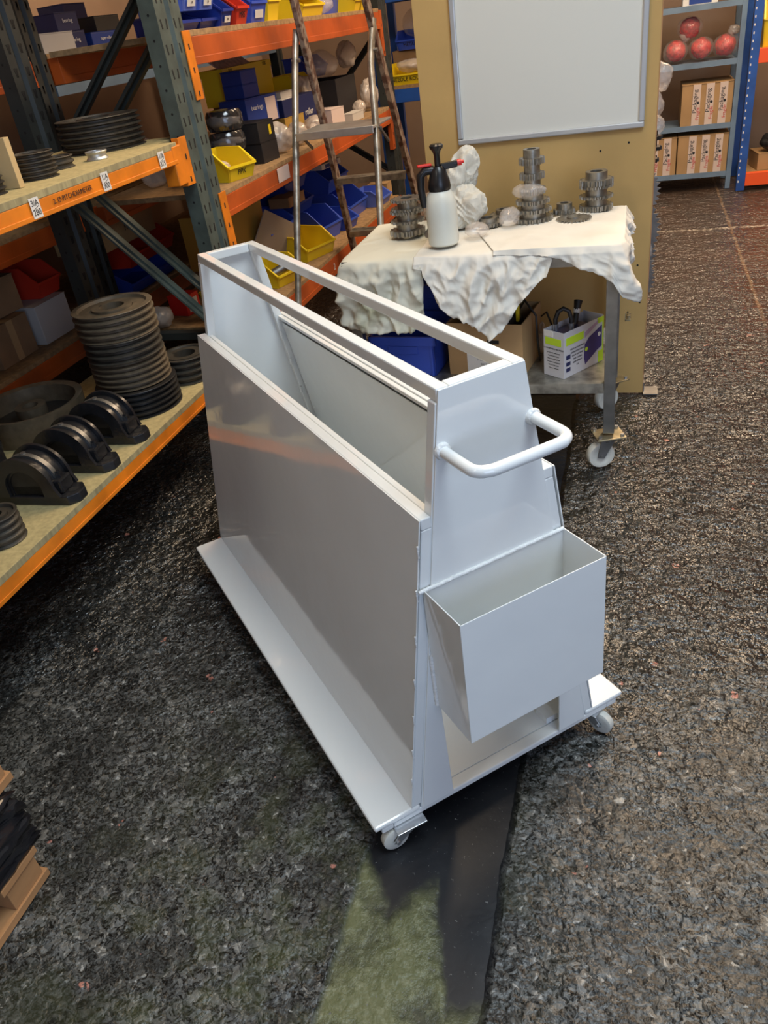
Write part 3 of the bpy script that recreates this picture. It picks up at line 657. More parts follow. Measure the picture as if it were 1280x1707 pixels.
storage_bin('yellow','small yellow bin at the far end of the top shelf beside the rack end',(-1.66,5.34,zt),R(90),(.13,.18,.11))
storage_bin('yellow','small yellow bin on the top shelf next to the far blue crate',(-1.66,5.20,zt),R(90),(.12,.18,.11))

# ------------------------------------------------------------------ bay 2, mid shelf (z 1.006)
zt = 1.0055
storage_bin('yellow','yellow bin hand-lettered PPK at the near end of the middle shelf',(-1.66,3.245,zt),R(70),(.16,.22,.115),None,None,'PPK')
tag(blob('crumpled_bag', BAGW, .035, loc=(-1.67,3.25,zt+.045), seed=31, scale=(1,1,.8)), 'small crumpled bag inside the yellow bin lettered PPK', 'bag')
for k in range(3):
    T = thing('wrapped_bearing', ('bottom','middle','top')[k]+' black part of the film-wrapped stack on the middle shelf', 'bearing', (-1.72,3.44+k*.012,zt+k*.0825), 0, 'film wrapped black parts')
    B().lathe([(.0,0),(.072,.002),(.080,.018),(.080,.062),(.070,.080),(0,.081)], n=28).build('part', BAGK, T, smooth=40)
    blob('film', FILM, .084, T, (0,0,.043), seed=k+11, amp=.16, scale=(1,1.08,.50), sub=4)
carton('carton','black carton, lower one beside the film-wrapped stack','box',(-1.69,3.655,zt),R(84),(.15,.16,.085),BLACKBOX)
carton('carton','black carton with yellow label, on the lower black carton','box',(-1.69,3.65,zt+.0855),R(84),(.15,.16,.085),BLACKBOX)
B().b2((-1.607,3.66,zt+.110),(-1.6055,3.685,zt+.150)).build('x', BIN['yellow'])
x = bpy.data.objects['x']; x.name = 'yellow_sticker'; tag(x, 'small yellow sticker on the upper black carton', 'sticker')
carton('carton','black carton behind the film-wrapped stack, carrying the bright blue carton','box',(-1.85,4.00,zt),R(84),(.18,.16,.125),BLACKBOX)
T = carton('carton','bright blue carton with large printed white label on the middle shelf','box',(-1.86,4.05,zt+.1255),R(78),(.27,.16,.120),BLUEBOX,writing=None)
B().b2((.03,-.0825,.004),(.118,-.0805,.108)).build('label', PINKLB, T); text('bearings', .030, (-.045,-.0815,.075), FACEY, LABEL, T)
for k, z in enumerate((.246,.3065)):
    carton('carton',('lower','upper')[k]+' small blue carton stacked on the bright blue carton','box',(-1.88,4.04,zt+z),R(78),(.13,.12,.060),BLUEBOX)
def tray(label, loc, rot, sz, M, words=()):
    T = thing('storage_tray', label, 'tray', loc, rot); x, y, z = sz; t = .004
    for a, b in (((-x/2,-y/2,0),(x/2,y/2,t)),): B().b2(a,b).build('tray_floor', M, T)
    for a, b in (((-x/2,-y/2,t),(x/2,-y/2+t,z)),((-x/2,y/2-t,t),(x/2,y/2,z)),((-x/2,-y/2+t,t),(-x/2+t,y/2-t,z)),((x/2-t,-y/2+t,t),(x/2,y/2-t,z))): B().b2(a,b).build('tray_side', M, T)
    r_ = B()
    for sg in (-1,1): r_.b2((-x/2-.006,sg*y/2,z-.030),(x/2+.006,sg*(y/2+.006),z)).b2((sg*x/2,-y/2,z-.030),(sg*(x/2+.006),y/2,z))
    r_.build('tray_rim', M, T)
    for tx, w_ in words: text(w_, .026, (tx,-y/2-.0068,z-.015), FACEY, INK, T)
    return T
OCHRE = mat('ochre_carton',(.42,.25,.04),.7)
tray('long yellow tray marked NSK on the middle shelf, under the pink dotted sheet',(-2.035,4.37,zt+.215),R(90),(.62,.12,.165),BIN['yellow'],((-.22,'NSK'),(.22,'NSK')))
T = carton('cardboard_box','ochre carton with printed squares carrying the yellow NSK tray','box',(-2.035,4.40,zt),R(90),(.56,.12,.2145),OCHRE)
for k in range(2): B().b2((.10+.07*k,-.0612,.13),(.15+.07*k,-.0603,.18)).build('printed_square', CARDD, T)
tag(B().box((-2.04,4.30,zt+.400),(.10,.32,.006),Matrix.Rotation(R(5),3,'X')@Matrix.Rotation(R(38),3,'Y')).build('dotted_sheet', CHECK), 'pink dotted packing sheet lying on the long yellow NSK tray', 'sheet')
carton('carton','dark blue carton with white top, right of the bright blue carton','box',(-1.80,4.30,zt+.12),R(84),(.19,.14,.085),NAVY,lid=LABEL)
carton('carton','ochre carton under the dark blue carton with white top','box',(-1.80,4.30,zt),R(84),(.22,.15,.119),OCHRE)
carton('carton','white-lidded flat carton on the dark blue carton','box',(-1.80,4.33,zt+.2055),R(80),(.15,.10,.030),PALEBOX)
carton('carton','navy carton behind the ladder rail on the middle shelf','box',(-1.80,4.54,zt),R(84),(.20,.14,.20),NAVY,writing='roller')
storage_bin('yellow','yellow bin on its end behind the ladder stile on the middle shelf',(-1.95,4.92,zt+.14),R(88),(.24,.20,.14))
carton('carton','pale pink open carton by the ladder stile on the middle shelf','box',(-1.70,4.74,zt),R(80),(.15,.14,.095),PINKLB)
carton('carton','flat pale carton lying in front of the black crate on the middle shelf','box',(-1.61,4.93,zt),R(86),(.18,.07,.045),PALEBOX)
carton('carton','dull carton supporting the yellow bin on the middle shelf','box',(-1.95,4.86,zt),R(88),(.28,.20,.138),CARDD)
T = thing('black_crate', 'black open crate on the middle shelf behind the ladder', 'crate', (-1.80,5.09,zt))
for a, b in (((-.12,-.19,0),(.12,.19,.01)),((-.12,-.19,.01),(-.11,.19,.225)),((.11,-.19,.01),(.12,.19,.225)),((-.11,-.19,.01),(.11,-.18,.225)),((-.11,.18,.01),(.11,.19,.225))): B().b2(a,b).build('crate_side', BLACKBOX, T)
storage_bin('blue','blue bin lettered in black, raised on the clutter behind the ladder',(-2.02,5.36,zt+.23),R(80),(.24,.18,.12),None,None,'PUMP')
BG = [((-1.65,3.86,.07),.078,(.9,.9,.95),'white film bag beside the black cartons, left of the ladder rail',BAGW),
      ((-1.64,4.08,.055),.070,(.9,1,.8),'creased bag of white parts just behind the ladder rail',BAGW),
      ((-1.66,4.40,.05),.075,(.9,1.1,.7),'bag of white parts between the ladder rail and the ladder stile',BAGW),
      ((-1.61,5.08,.05),.050,(.8,1.2,.9),'pale crumpled bag on the flat carton, below the black crate',BAGW),
      ((-1.84,4.80,.16),.085,(.8,1,1.5),'big cloudy bag leaning behind the ladder on the middle shelf',BAGW),
      ((-1.80,5.03,.30),.10,(1,1.3,.75),'wide clear bag on top of the black crate',BAG),
      ((-1.63,5.38,.10),.075,(.8,1.1,1.2),'white and clear bag at the far end of the middle shelf',BAGW),
      ((-1.72,5.30,.33),.075,(.8,1.2,1.1),'white printed bag high behind the right ladder rail',BAGW),
      ((-1.98,3.22,.09),.085,(.8,1,1.2),'crumpled clear bag standing behind the lettered yellow bin',BAG),
      ((-1.63,4.30,-.0),.045,(.5,1.1,.9),'scrap of clear film hanging over the middle beam',BAG)]
for i, (p, r, sc, lb, M) in enumerate(BG):
    tag(blob('plastic_bag', M, r, loc=(p[0],p[1],zt+max(p[2],r*sc[2]*.85)), seed=20+i, amp=.3, scale=sc, flat=-r*sc[2]*.85), lb, 'bag')
carton('carton','low dark tray carton under the bright blue carton, at the rear of the middle shelf','box',(-1.99,3.46,zt),R(86),(.26,.16,.09),NAVY)
carton('carton','pale carton lid on the dark tray carton at the rear of the middle shelf','box',(-1.99,3.46,zt+.0905),R(86),(.14,.12,.03),PALEBOX)

# ------------------------------------------------------------------ bay 2, low shelf (z .456)
zt = .4555
storage_bin('yellow','yellow bin holding a dark part, nearest on the low shelf behind the trolley',(-1.70,3.60,zt),R(72),(.20,.24,.12))
tag(B().cyl((-1.72,3.54,zt+.035),(-1.60,3.62,zt+.085),.022,18).build('steel_rod', STEEL, smooth=30), 'short steel cylinder sticking out of the nearest yellow bin on the low shelf', 'rod')
storage_bin('yellow','yellow bin with the grey panel leaning in it on the low shelf',(-1.70,4.06,zt),R(70),(.24,.24,.13))
tag(B().box((-1.75,3.84,zt+.170),(.005,.42,.18),Matrix.Rotation(R(-24),3,'X')@Matrix.Rotation(R(22),3,'Y')).build('grey_panel', mat('grey_panel',(.30,.25,.21),.6)), 'flat grey panel leaning diagonally over the yellow bins on the low shelf', 'panel')
storage_bin('blue','blue bin behind the grey panel, left of the ladder rail foot',(-1.88,3.95,zt+.12),R(88),(.34,.26,.14))
storage_bin('blue','blue bin with a steep open front right of the ladder rail',(-1.78,4.44,zt),R(80),(.22,.26,.17))
storage_bin('blue','blue bin holding metal bits beside the steep open bin',(-1.72,4.66,zt),R(80),(.15,.24,.11))
for k in range(3): tag(blob('metal_part', STEELD, .022, loc=(-1.72+.02*k,4.63+.03*k,zt+.035), seed=50+k, sub=2, amp=.3), ('first','second','third')[k]+' small metal part in the blue bin beside the ladder', 'part', 'small metal parts in the blue bin')
storage_bin('blue','long blue crate under the second ladder tread',(-1.80,4.97,zt),R(88),(.34,.28,.17))
storage_bin('blue','blue crate stacked behind the second ladder tread',(-1.90,4.97,zt+.171),R(88),(.34,.26,.15))
storage_bin('light blue','ribbed blue bin below the second ladder tread',(-1.66,5.27,zt),R(86),(.20,.20,.10))
carton('cardboard_box','yellow carton with dark square windows under the middle beam','box',(-1.92,3.62,zt+.12),R(88),(.40,.24,.25),OCHRE)
for k in range(3): pass
carton('cardboard_box','brown box under the yellow windowed carton','box',(-1.92,3.62,zt),R(88),(.36,.24,.115),CARDD)
storage_bin('dark blue','dark blue stacked crate in shadow under the middle beam, lower',(-1.90,4.30,zt+.18),R(88),(.30,.28,.12))
storage_bin('dark blue','dark blue stacked crate in shadow under the middle beam, upper',(-1.92,4.30,zt+.301),R(88),(.30,.28,.12))
carton('carton','brown carton among the dark blue crates under the middle beam','box',(-1.78,4.12,zt+.262),R(86),(.20,.12,.05),CARDD)
carton('cardboard_box','cardboard box under the dark blue crates on the low shelf','box',(-1.95,4.28,zt),R(86),(.26,.20,.178),CARDD)
carton('carton','flat white and blue carton lying on the crates behind the first ladder tread','box',(-1.84,4.86,zt+.322),R(80),(.24,.16,.03),LABEL,side=BLUEBOX)
carton('cardboard_box','small cardboard box at the far end of the low shelf beside the table cloth','box',(-1.66,5.46,zt),R(88),(.10,.14,.10),CARD)
for k,(y,z) in enumerate(((5.0,.36),(5.25,.30))): storage_bin('yellow',('small yellow bin behind the ladder rail on the low shelf','small yellow bin near the orange rack end on the low shelf')[k],(-1.98,y,zt+z),R(84),(.16,.16,.08))

# ------------------------------------------------------------------ step ladder
def ladder():
    T = thing('step_ladder', 'old worn aluminium platform step ladder standing between the orange rack and the rag-covered table', 'ladder', (0,0,0))
    def ap(p): return Vector(p)
    # rear rails: bright, bent at the top
    for x0, x1, nm in ((-1.475,-1.505,'l'),(-1.115,-1.055,'r')):
        B().tube([(x0+.012,3.835,1.50),(x0,3.80,1.40),(x0-.002,3.765,1.33),((x0*.7+x1*.3),3.66,1.08),(x1,3.20,.008)], .0155, 10).build('support_rail', GALV, T, smooth=60)
        B().cyl((x1,3.20,0),(x1,3.20,.03),.018,12).build('rubber_foot', BLKP, T)
    # front stiles with treads
    L0, L1 = Vector((-1.425,3.73,1.75)), Vector((-1.50,4.40,.008)); R0, R1 = Vector((-1.125,3.73,1.75)), Vector((-1.03,4.40,.008))
    for a, b in ((L0,L1),(R0,R1)):
        B().bar(a, b, .022, .055, (0,-1,0)).build('stile', RUSTY, T, bev=.002)
        B().cyl(b-Vector((0,0,.008)), b+Vector((0,0,.02)), .024, 12).build('rubber_foot', BLKP, T)
    for z in (1.12,.835,.545,.27):
        k = (1.75-z)/1.742; a = L0.lerp(L1,k); b = R0.lerp(R1,k)
        tr = B().b2((a.x+.0115,a.y-.045,z-.003),(b.x-.0115,a.y+.045,z)).b2((a.x+.0115,a.y-.045,z-.028),(b.x-.0115,a.y-.042,z-.003))
        for q in range(4): tr.b2((a.x+.012,a.y-.035+q*.022,z),(b.x-.012,a.y-.030+q*.022,z+.0015))
        if z != 1.12: tr.build('tread', GALV, T)
    # platform with hinged tray
    B().b2((-1.455,3.60,1.098),(-1.09,3.90,1.108)).b2((-1.455,3.592,1.080),(-1.09,3.600,1.112)).build('platform', ALU, T, bev=.002)
    B().bar((-1.475,3.68,1.088),(-1.075,3.68,1.088),.014,.014).bar((-1.462,3.66,1.10),(-1.462,3.80,1.02),.008,.012).bar((-1.084,3.66,1.10),(-1.084,3.80,1.02),.008,.012).build('platform_bracket', STEEL, T)
    for x in (-1.47,-1.105): B().cyl((x-.02,3.79,1.385),(x+.02,3.79,1.385),.008,10).build('hinge_pin', STEEL, T)
ladder()

# ------------------------------------------------------------------ table with rags
def castor_big(par, x, y, a, brake=False):
    c = thing('castor', None, None, (x,y,0), a); c.parent = par
    B().b2((-.052,-.045,.123),(.052,.045,.129)).build('mounting_plate', BRASSY, c, bev=.001)
    fk = B().cyl((0,0,.105),(0,0,.1225),.028,20)
    for s_ in (-1,1): fk.prism([(-.020,.112),(.032,.112),(.045,.045),(.020,.040)], s_*.0195, s_*.0225, 'y')
    fk.cyl((.028,-.027,.050),(.028,.027,.050),.006,8); fk.build('fork', STEEL, c, smooth=30)
    for bx, by in ((-.04,-.034),(.04,-.034),(-.04,.034),(.04,.034)): B().cyl((bx,by,.1292),(bx,by,.138),.007,6).build('bolt', ZINC, c)
    B().lathe([(.008,-.015),(.030,-.015),(.034,-.018),(.046,-.018),(.050,-.012),(.050,.012),(.046,.018),(.034,.018),(.030,.015),(.008,.015)], n=32, closed=True).build('wheel', NYLON, c, smooth=40, loc=(.028,0,.050), rot=(R(90),0,0))
TX0, TX1, TY0, TY1 = -.965, -.03, 2.60, 3.13
TB = thing('work_table', 'grey steel wheeled table with an under-shelf, its top covered with white rags', 'table', (0,0,0))
for x in (TX0+.02,TX1-.02):
    for y in (TY0+.02,TY1-.02): B().b2((x-.0195,y-.0195,.1385 if x > -.5 else .1385),(x+.0195,y+.0195,.79)).build('leg', STEEL, TB, bev=.002)
B().b2((TX0,TY0,.7905),(TX1,TY1,.80)).build('table_top', STEEL, TB, bev=.002)
B().b2((TX0,TY0-.004,.7455),(TX1,TY0-.0001,.790)).build('apron', STEEL, TB); B().b2((TX0,TY1+.0001,.7455),(TX1,TY1+.004,.790)).build('apron', STEEL, TB)
sh = B().b2((TX0+.0405,TY0+.008,.325),(TX1-.0405,TY1-.008,.330)).b2((TX0+.0405,TY0+.008,.293),(TX1-.0405,TY0+.012,.325)).b2((TX0+.0405,TY1-.012,.293),(TX1-.0405,TY1-.008,.325))
sh.build('under_shelf', GALV, TB)
for x in (TX0+.02,TX1-.02):
    for y, a in ((TY0+.02,R(200)),(TY1-.02,R(215))): castor_big(TB, x, y, a)
B().b2((-.0095,3.06,.39),(.012,3.11,.395)).b2((-.0095,3.06,.39),(-.006,3.11,.42)).cyl((.004,3.075,.395),(.004,3.075,.408),.008,8).cyl((.004,3.098,.395),(.004,3.098,.408),.008,8).build('side_bracket', BRASSY, TB)

def interp(tab, x):
    if x <= tab[0][0]: return tab[0][1]
    for (a,b), (c,d) in zip(tab, tab[1:]):
        if x <= c: return b+(d-b)*(x-a)/(c-a)
    return tab[-1][1]
def cloth(label, M, path, inner, ztop, hem, ncol, seed, amp=.022, flare=.05, freq=70, extra=None, name='rag'):
    """path: edge points with outward normals; inner: points on the top the columns start from; hem: table of hem height along the path length"""
    seg = [0]
    for a, b in zip(path, path[1:]): seg.append(seg[-1]+math.hypot(b[0]-a[0],b[1]-a[1]))
    Ltot = seg[-1]; vs = []; NT, ND = 16, 40
    for j in range(ncol+1):
        s = Ltot*j/ncol; px = interp(list(zip(seg,[p[0] for p in path])), s); py = interp(list(zip(seg,[p[1] for p in path])), s)
        nx = interp(list(zip(seg,[p[2] for p in path])), s); ny = interp(list(zip(seg,[p[3] for p in path])), s); l = math.hypot(nx,ny); nx /= l; ny /= l
        ix = interp(list(zip(seg,[p[0] for p in inner])), s); iy = interp(list(zip(seg,[p[1] for p in inner])), s)
        hz = interp(hem, s)
        for i in range(NT):
            k = i/(NT-1); x = ix+(px-ix)*k; y = iy+(py-iy)*k
            q = Vector((x*9+seed,y*9,seed)); z = ztop + .001 + .004*(1-abs(noise.noise(q))*2)*(1-k**6) + .001*noise.noise(q*3)
            vs.append((x,y,max(z,ztop+.0006)))
        dep = max(ztop-hz,.012)
        for i in range(1,ND+1):
            k = i/ND; dz = dep*k
            out = .012*min(1,dz/.02) + flare*k*dep + amp*min(1,dz/.13)*(.55+.45*math.sin(s*freq+seed+2*noise.noise(Vector((s*6,seed,0))))) 
            q = Vector((s*22+seed,dz*13,seed*2)); out += .018*(1-2.6*abs(noise.noise(q*.8)))*min(1,dz/.06) + .008*(.3-abs(noise.noise(q*1.9)))*min(1,dz/.05)
            out -= .016*abs(noise.noise(Vector((s*15+dz*11+seed,dz*17-s*7,seed))))*min(1,dz/.05) + .008*abs(noise.noise(Vector((s*34-dz*20,dz*30+seed,seed*3))))*min(1,dz/.05) - .006
            sl = .014*noise.noise(Vector((s*8+dz*6,dz*9,seed)))*min(1,dz/.05)
            e = extra(s,k,dz) if extra else (0,0)
            out = max(out, .006)
            vs.append((px+nx*out-ny*sl+e[0], py+ny*out+nx*sl+e[1], ztop-dz+.003*(1-min(1,dz/.02))+ (.006*noise.noise(Vector((s*90,seed,1))) if i == ND else 0)))
    n = NT+ND; fs = [(j*n+i,(j+1)*n+i,(j+1)*n+i+1,j*n+i+1) for j in range(ncol) for i in range(n-1)]
    me = bpy.data.meshes.new(name); me.from_pydata(vs, [], fs); me.shade_smooth()
    o = put(name, me, M); md = o.modifiers.new('thick','SOLIDIFY'); md.thickness = .0012; md.offset = 1
    return tag(o, label, 'rag', 'white rags draped over the wheeled table')
# left rag wraps the left front corner
cloth('white rag with greenish stains draped over the left front corner of the table', CLOTHS,
      [(TX0,3.12,-1,0),(TX0,2.66,-1,-.1),(TX0+.005,2.61,-1,-.5),(TX0+.05,TY0,-.3,-1),(-.675,TY0,0,-1)],
      [(-.74,3.12),(-.74,2.92),(-.72,2.86),(-.70,2.84),(-.672,2.92)], .8005, [(0,.70),(.3,.66),(.50,.585),(.58,.555),(.75,.552),(.80,.60),(.83,.70),(.85,.76)], 190, 3, .013, .05, 95)
cloth('white rag hanging in a ragged point from the middle of the table front', CLOTH,
      [(-.700,TY0,0,-1),(-.24,TY0,0,-1)], [(-.70,3.08),(-.34,3.00)], .8050,
      [(0,.775),(.035,.765),(.075,.66),(.13,.605),(.21,.57),(.255,.524),(.30,.555),(.33,.60),(.36,.655),(.43,.722),(.445,.727),(.46,.775)], 150, 8, .016, .12, 66)
def tail(s,k,dz):
    g = math.exp(-((s-.40)/.055)**2)*k
    return (.030*g, -.008*g)
cloth('cleaner white rag over the right end of the table with a pointed corner hanging down', CLOTH,
      [(-.43,TY0-.004,0,-1),(-.06,TY0-.004,0,-1),(-.032,TY0+.005,.5,-1),(TX1+.004,2.64,1,-.3),(TX1+.004,3.10,1,0)],
      [(-.53,2.86),(-.24,3.00),(-.22,3.02),(-.20,3.04),(-.18,3.11)], .8105,
      [(0,.800),(.18,.790),(.26,.757),(.33,.728),(.365,.70),(.38,.645),(.42,.625),(.455,.64),(.50,.72),(.70,.745),(.86,.76)], 170, 14, .010, .10, 48, tail)

# ------------------------------------------------------------------ things on the table
def sprocket(label, x, y, z, r, h, teeth, rows, M=STEELD, group='steel sprockets on the table', hubf=.60, rot=None):
    T = thing('sprocket', label, 'sprocket', (x,y,z), rot if rot is not None else random.uniform(0,1), group)
    th = h/(rows*1.0)*.42; pitch = (h-th)/max(1,rows-1) if rows > 1 else 0
    for k in range(rows):
        z0 = k*pitch; poly = []
        for i in range(teeth):
            for dq, rr in ((0,.84),(.20,.85),(.38,1.0),(.60,1.0),(.80,.85)):
                a = 2*math.pi*(i+dq)/teeth; poly.append((r*rr*math.cos(a), r*rr*math.sin(a)))
        b = B(); n = len(poly); ri = r*.35; inner = [(ri*math.cos(2*math.pi*i/n), ri*math.sin(2*math.pi*i/n)) for i in range(n)]
        vs = [(x_,y_,z0+zz) for zz in (0,th) for x_,y_ in poly]+[(x_,y_,z0+zz) for zz in (0,th) for x_,y_ in inner]
        fs = []
        for i in range(n):
            j = (i+1)%n; fs += [(i,j,n+j,n+i),(2*n+i,3*n+i,3*n+j,2*n+j),(i,2*n+i,2*n+j,j),(n+i,n+j,3*n+j,3*n+i)]
        b.add(vs, fs).build('toothed_ring', M, T)
    hr = r*hubf; zs = th if rows == 1 else 0
    prof = [(hr,th*1.01),(hr,h),(ri+.001,h),(ri+.001,th*1.01)] if rows == 1 else [(hr,.001),(hr,h-.001),(ri+.001,h-.001),(ri+.001,.001)]
    B().lathe(prof, n=28, closed=True).build('hub', M, T, smooth=30)
    return T
zt = .8165
# left stack of three
for k, h in enumerate((.042,.042,.040)):
    sprocket(('bottom','middle','top')[k]+' sprocket of the stack left of the spray bottle', -.790+.004*k, 2.885, zt+sum((.042,.042,.040)[:k])+.0006*k, .066-.003*k, h, 19, 2 if k else 1)
# centre stack: two wide, then three narrower
z = zt
for k, (r, h, rows) in enumerate(((.072,.030,1),(.066,.028,1),(.060,.030,1),(.046,.050,1),(.044,.048,1),(.045,.048,1))):
    sprocket(('bottom wide','second wide','third wide','first narrow','second narrow','topmost narrow')[k]+' sprocket of the tall centre stack under the whiteboard', -.34, 2.96, z, r, h, 22 if k < 3 else 16, rows, hubf=.64); z += h+.0006
z = zt
for k, h in enumerate((.040,.044,.044)):
    sprocket(('bottom','middle','top')[k]+' sprocket of the right-hand stack on the table', -.125, 3.06, z, .060, h, 21, 1 if k != 1 else 2, hubf=.64); z += h+.0006
sprocket('flat sprocket lying left of the centre stack, nearer the camera', -.500, 2.93, zt, .058, .026, 24, 1, hubf=.6)
sprocket('flat sprocket lying left of the centre stack, farther back', -.455, 3.05, zt, .055, .026, 24, 1, hubf=.6)
sprocket('small thick sprocket between the centre and right-hand stacks', -.235, 3.03, zt, .040, .036, 14, 1, hubf=.7)
sprocket('thin plate sprocket lying flat in front of the right-hand stack', -.195, 2.935, zt, .062, .009, 26, 1, hubf=.4)
tag(blob('plastic_bag', BAG, .062, loc=(-.35,2.94,zt+.105), seed=41, amp=.3, scale=(1.0,.8,.42)), 'clear plastic film wrapped round the centre sprocket stack', 'bag')
tag(blob('plastic_bag', BAG, .045, loc=(-.415,2.90,zt+.030), seed=42, amp=.3, scale=(.9,1,.75), flat=-.027), 'clear plastic film at the foot of the centre sprocket stack', 'bag')
tag(blob('plastic_bag', BAG, .05, loc=(-.515,2.78,zt+.022), seed=44, amp=.3, scale=(.9,1,.5), flat=-.02), 'flattened clear film bag beside the spray bottle', 'bag')
# crumpled paper
def crumple(name, label, loc, r, scale, seed, lean=(0,0)):
    bm = bmesh.new(); bmesh.ops.create_icosphere(bm, subdivisions=5, radius=1)
    for v in bm.verts:
        p = v.co.copy(); q = p*1.5+Vector((seed,seed*.7,0))
        d = .92 + .38*noise.noise(q*.7) - .30*abs(noise.noise(q*1.1+Vector((p.z*1.5,0,0)))) - .10*abs(noise.noise(q*2.2))
        v.co = Vector((p.x*scale[0],p.y*scale[1],p.z*scale[2]))*r*d
        v.co.x += lean[0]*v.co.z; v.co.y += lean[1]*v.co.z
        v.co.z = max(v.co.z, -r*scale[2]*.62)
    me = bpy.data.meshes.new(name); bm.to_mesh(me); bm.free()
    o = put(name, me, PAPER, loc=loc)
    tag(o, label, 'rag', 'crumpled white wipes behind the spray bottle')
crumple('crumpled_wipe', 'lower crumpled white wipe behind the spray bottle', (-.585,2.93,zt+.055), .085, (1.0,.85,1.05), 2)
crumple('crumpled_wipe', 'upper crumpled white wipe sticking up behind the spray bottle', (-.605,2.985,zt+.165), .075, (1.05,.7,1.25), 7, (.25,0))
# sprayer
T = thing('spray_bottle', 'white pump pressure sprayer with black head and red trigger tip, on the rag-covered table', 'spray bottle', (-.615,2.70,zt+.001), R(20))
B().lathe([(0,0),(.046,0),(.052,.006),(.053,.02),(.0515,.05),(.0535,.10),(.052,.135),(.046,.158),(.037,.172),(.034,.176),(0,.176)], n=40).build('bottle', HDPE, T, smooth=40)
B().lathe([(0,.1755),(.036,.1755),(.038,.185),(.036,.205),(.030,.222),(.026,.240),(.018,.250),(0,.250)], n=28).build('pump_collar', BLKP, T, smooth=40)
B().lathe([(0,.2505),(.010,.2505),(.010,.285),(.014,.296),(.022,.305),(.023,.312),(.018,.317),(0,.318)], n=24).build('pump_knob', BLKP, T, smooth=40)
B().bar((.01,0,.246),(.062,-.006,.250),.022,.020).cyl((.05,-.006,.250),(.064,-.006,.252),.011,12).build('nozzle_arm', BLKP, T, bev=.003)
B().cyl((.0642,-.006,.252),(.078,-.007,.253),.010,14).cyl((.078,-.007,.253),(.086,-.008,.254),.005,10).build('nozzle', REDP, T, smooth=30)
h_ = B().tube([(-.015,0,.240),(-.045,0,.240),(-.060,0,.226),(-.062,0,.190),(-.058,0,.15),(-.055,0,.128)], [.014,.014,.014,.012,.012,.011], 12).build('handle', BLKP, T, smooth=50)
B().b2((-.068,-.010,.2535),(-.020,.010,.261)).build('trigger', REDP, T, bev=.003)

# ------------------------------------------------------------------ under the table
def crate(label, loc, rot, s, tilt=(0,0)):
    T = thing('euro_crate', label, 'crate', loc, (tilt[0],tilt[1],rot)); x, y, z = s; t = .006; M = BIN['blue']
    b = B().b2((-x/2+.01,-y/2+.01,0),(x/2-.01,y/2-.01,t))
    for sg in (-1,1):
        b.b2((-x/2+.01,sg*(y/2-.01),.0),(x/2-.01,sg*(y/2-.01-t),z-.03)).b2((sg*(x/2-.01),-y/2+.01,0),(sg*(x/2-.01-t),y/2-.01,z-.03))
    b.build('crate_body', M, T)
    rm = B()
    for sg in (-1,1): rm.b2((-x/2,sg*y/2,z-.035),(x/2,sg*(y/2-.012),z)).b2((sg*x/2,-y/2,z-.035),(sg*(x/2-.012),y/2,z))
    rm.build('crate_rim', M, T, bev=.002)
    for sg in (-1,1):
        for xx in (-x*.42,x*.42): B().b2((xx-.004,sg*(y/2-.01),.0),(xx+.004,sg*(y/2-.004),z-.036)).build('corner_rib', M, T)
        B().b2((-x*.22,sg*(y/2-.0095),z*.55),(x*.22,sg*(y/2-.005),z*.76)).build('grip_panel', M, T, bev=.003)
crate('blue plastic crate standing on the under-shelf of the table', (-.795,2.845,.331), R(-6), (.27,.30,.155))
crate('second blue crate tilted up behind the first on the under-shelf', (-.74,3.050,.358), R(-6), (.28,.11,.22), (R(0),R(8)))
# open cardboard box with black things
T = thing('cardboard_box', 'open cardboard box with a printed label on the under-shelf of the table', 'box', (-.475,2.81,.331), R(-9))
x, y, z, t = .285,.25,.20,.004
for nm, a, b in (('box_side',(-x/2,-y/2,0),(x/2,-y/2+t,z)),('box_side',(-x/2,y/2-t,0),(x/2,y/2,z)),('box_side',(-x/2,-y/2+t,0),(-x/2+t,y/2-t,z)),('box_side',(x/2-t,-y/2+t,0),(x/2,y/2-t,z)),('box_floor',(-x/2+t,-y/2+t,0),(x/2-t,y/2-t,t))):
    B().b2(a,b).build(nm, CARD, T)
lb = B().b2((-.07,-y/2-.0018,.015),(.09,-y/2-.0004,.095)).build('label', LABEL, T)
for k in range(4): text(('PACKING LIST','ITEM  QTY  REF','0412  24  B','NET 11.6 KG')[k], .012, (.01,-y/2-.0022,.082-.018*k), FACEY, INK, lb)
B().b2((.01,-y/2-.0008,.125),(.055,-y/2-.0002,.14)).build('hand_hole', SLOT, T)
tag(blob('black_bag', HOSE, .085, loc=(-.47,2.82,.331+.155), seed=61, amp=.25, scale=(1.25,1.1,1.0)), 'black bundle filling the open cardboard box', 'bundle')
tag(B().box((-.385,2.80,.331+.23),(.012,.04,.12)).build('yellow_strip', BIN['yellow'], bev=.003), 'yellow strip standing in the open cardboard box', 'strip')
tag(B().tube([(-.40,2.86,.50),(-.36,2.80,.575),(-.315,2.76,.53),(-.312,2.76,.44),(-.308,2.80,.345),(-.312,2.86,.336)], .0045, 8).build('black_cable', HOSE, smooth=60), 'thin black cable looping between the cardboard box and the printed retail box', 'cable')
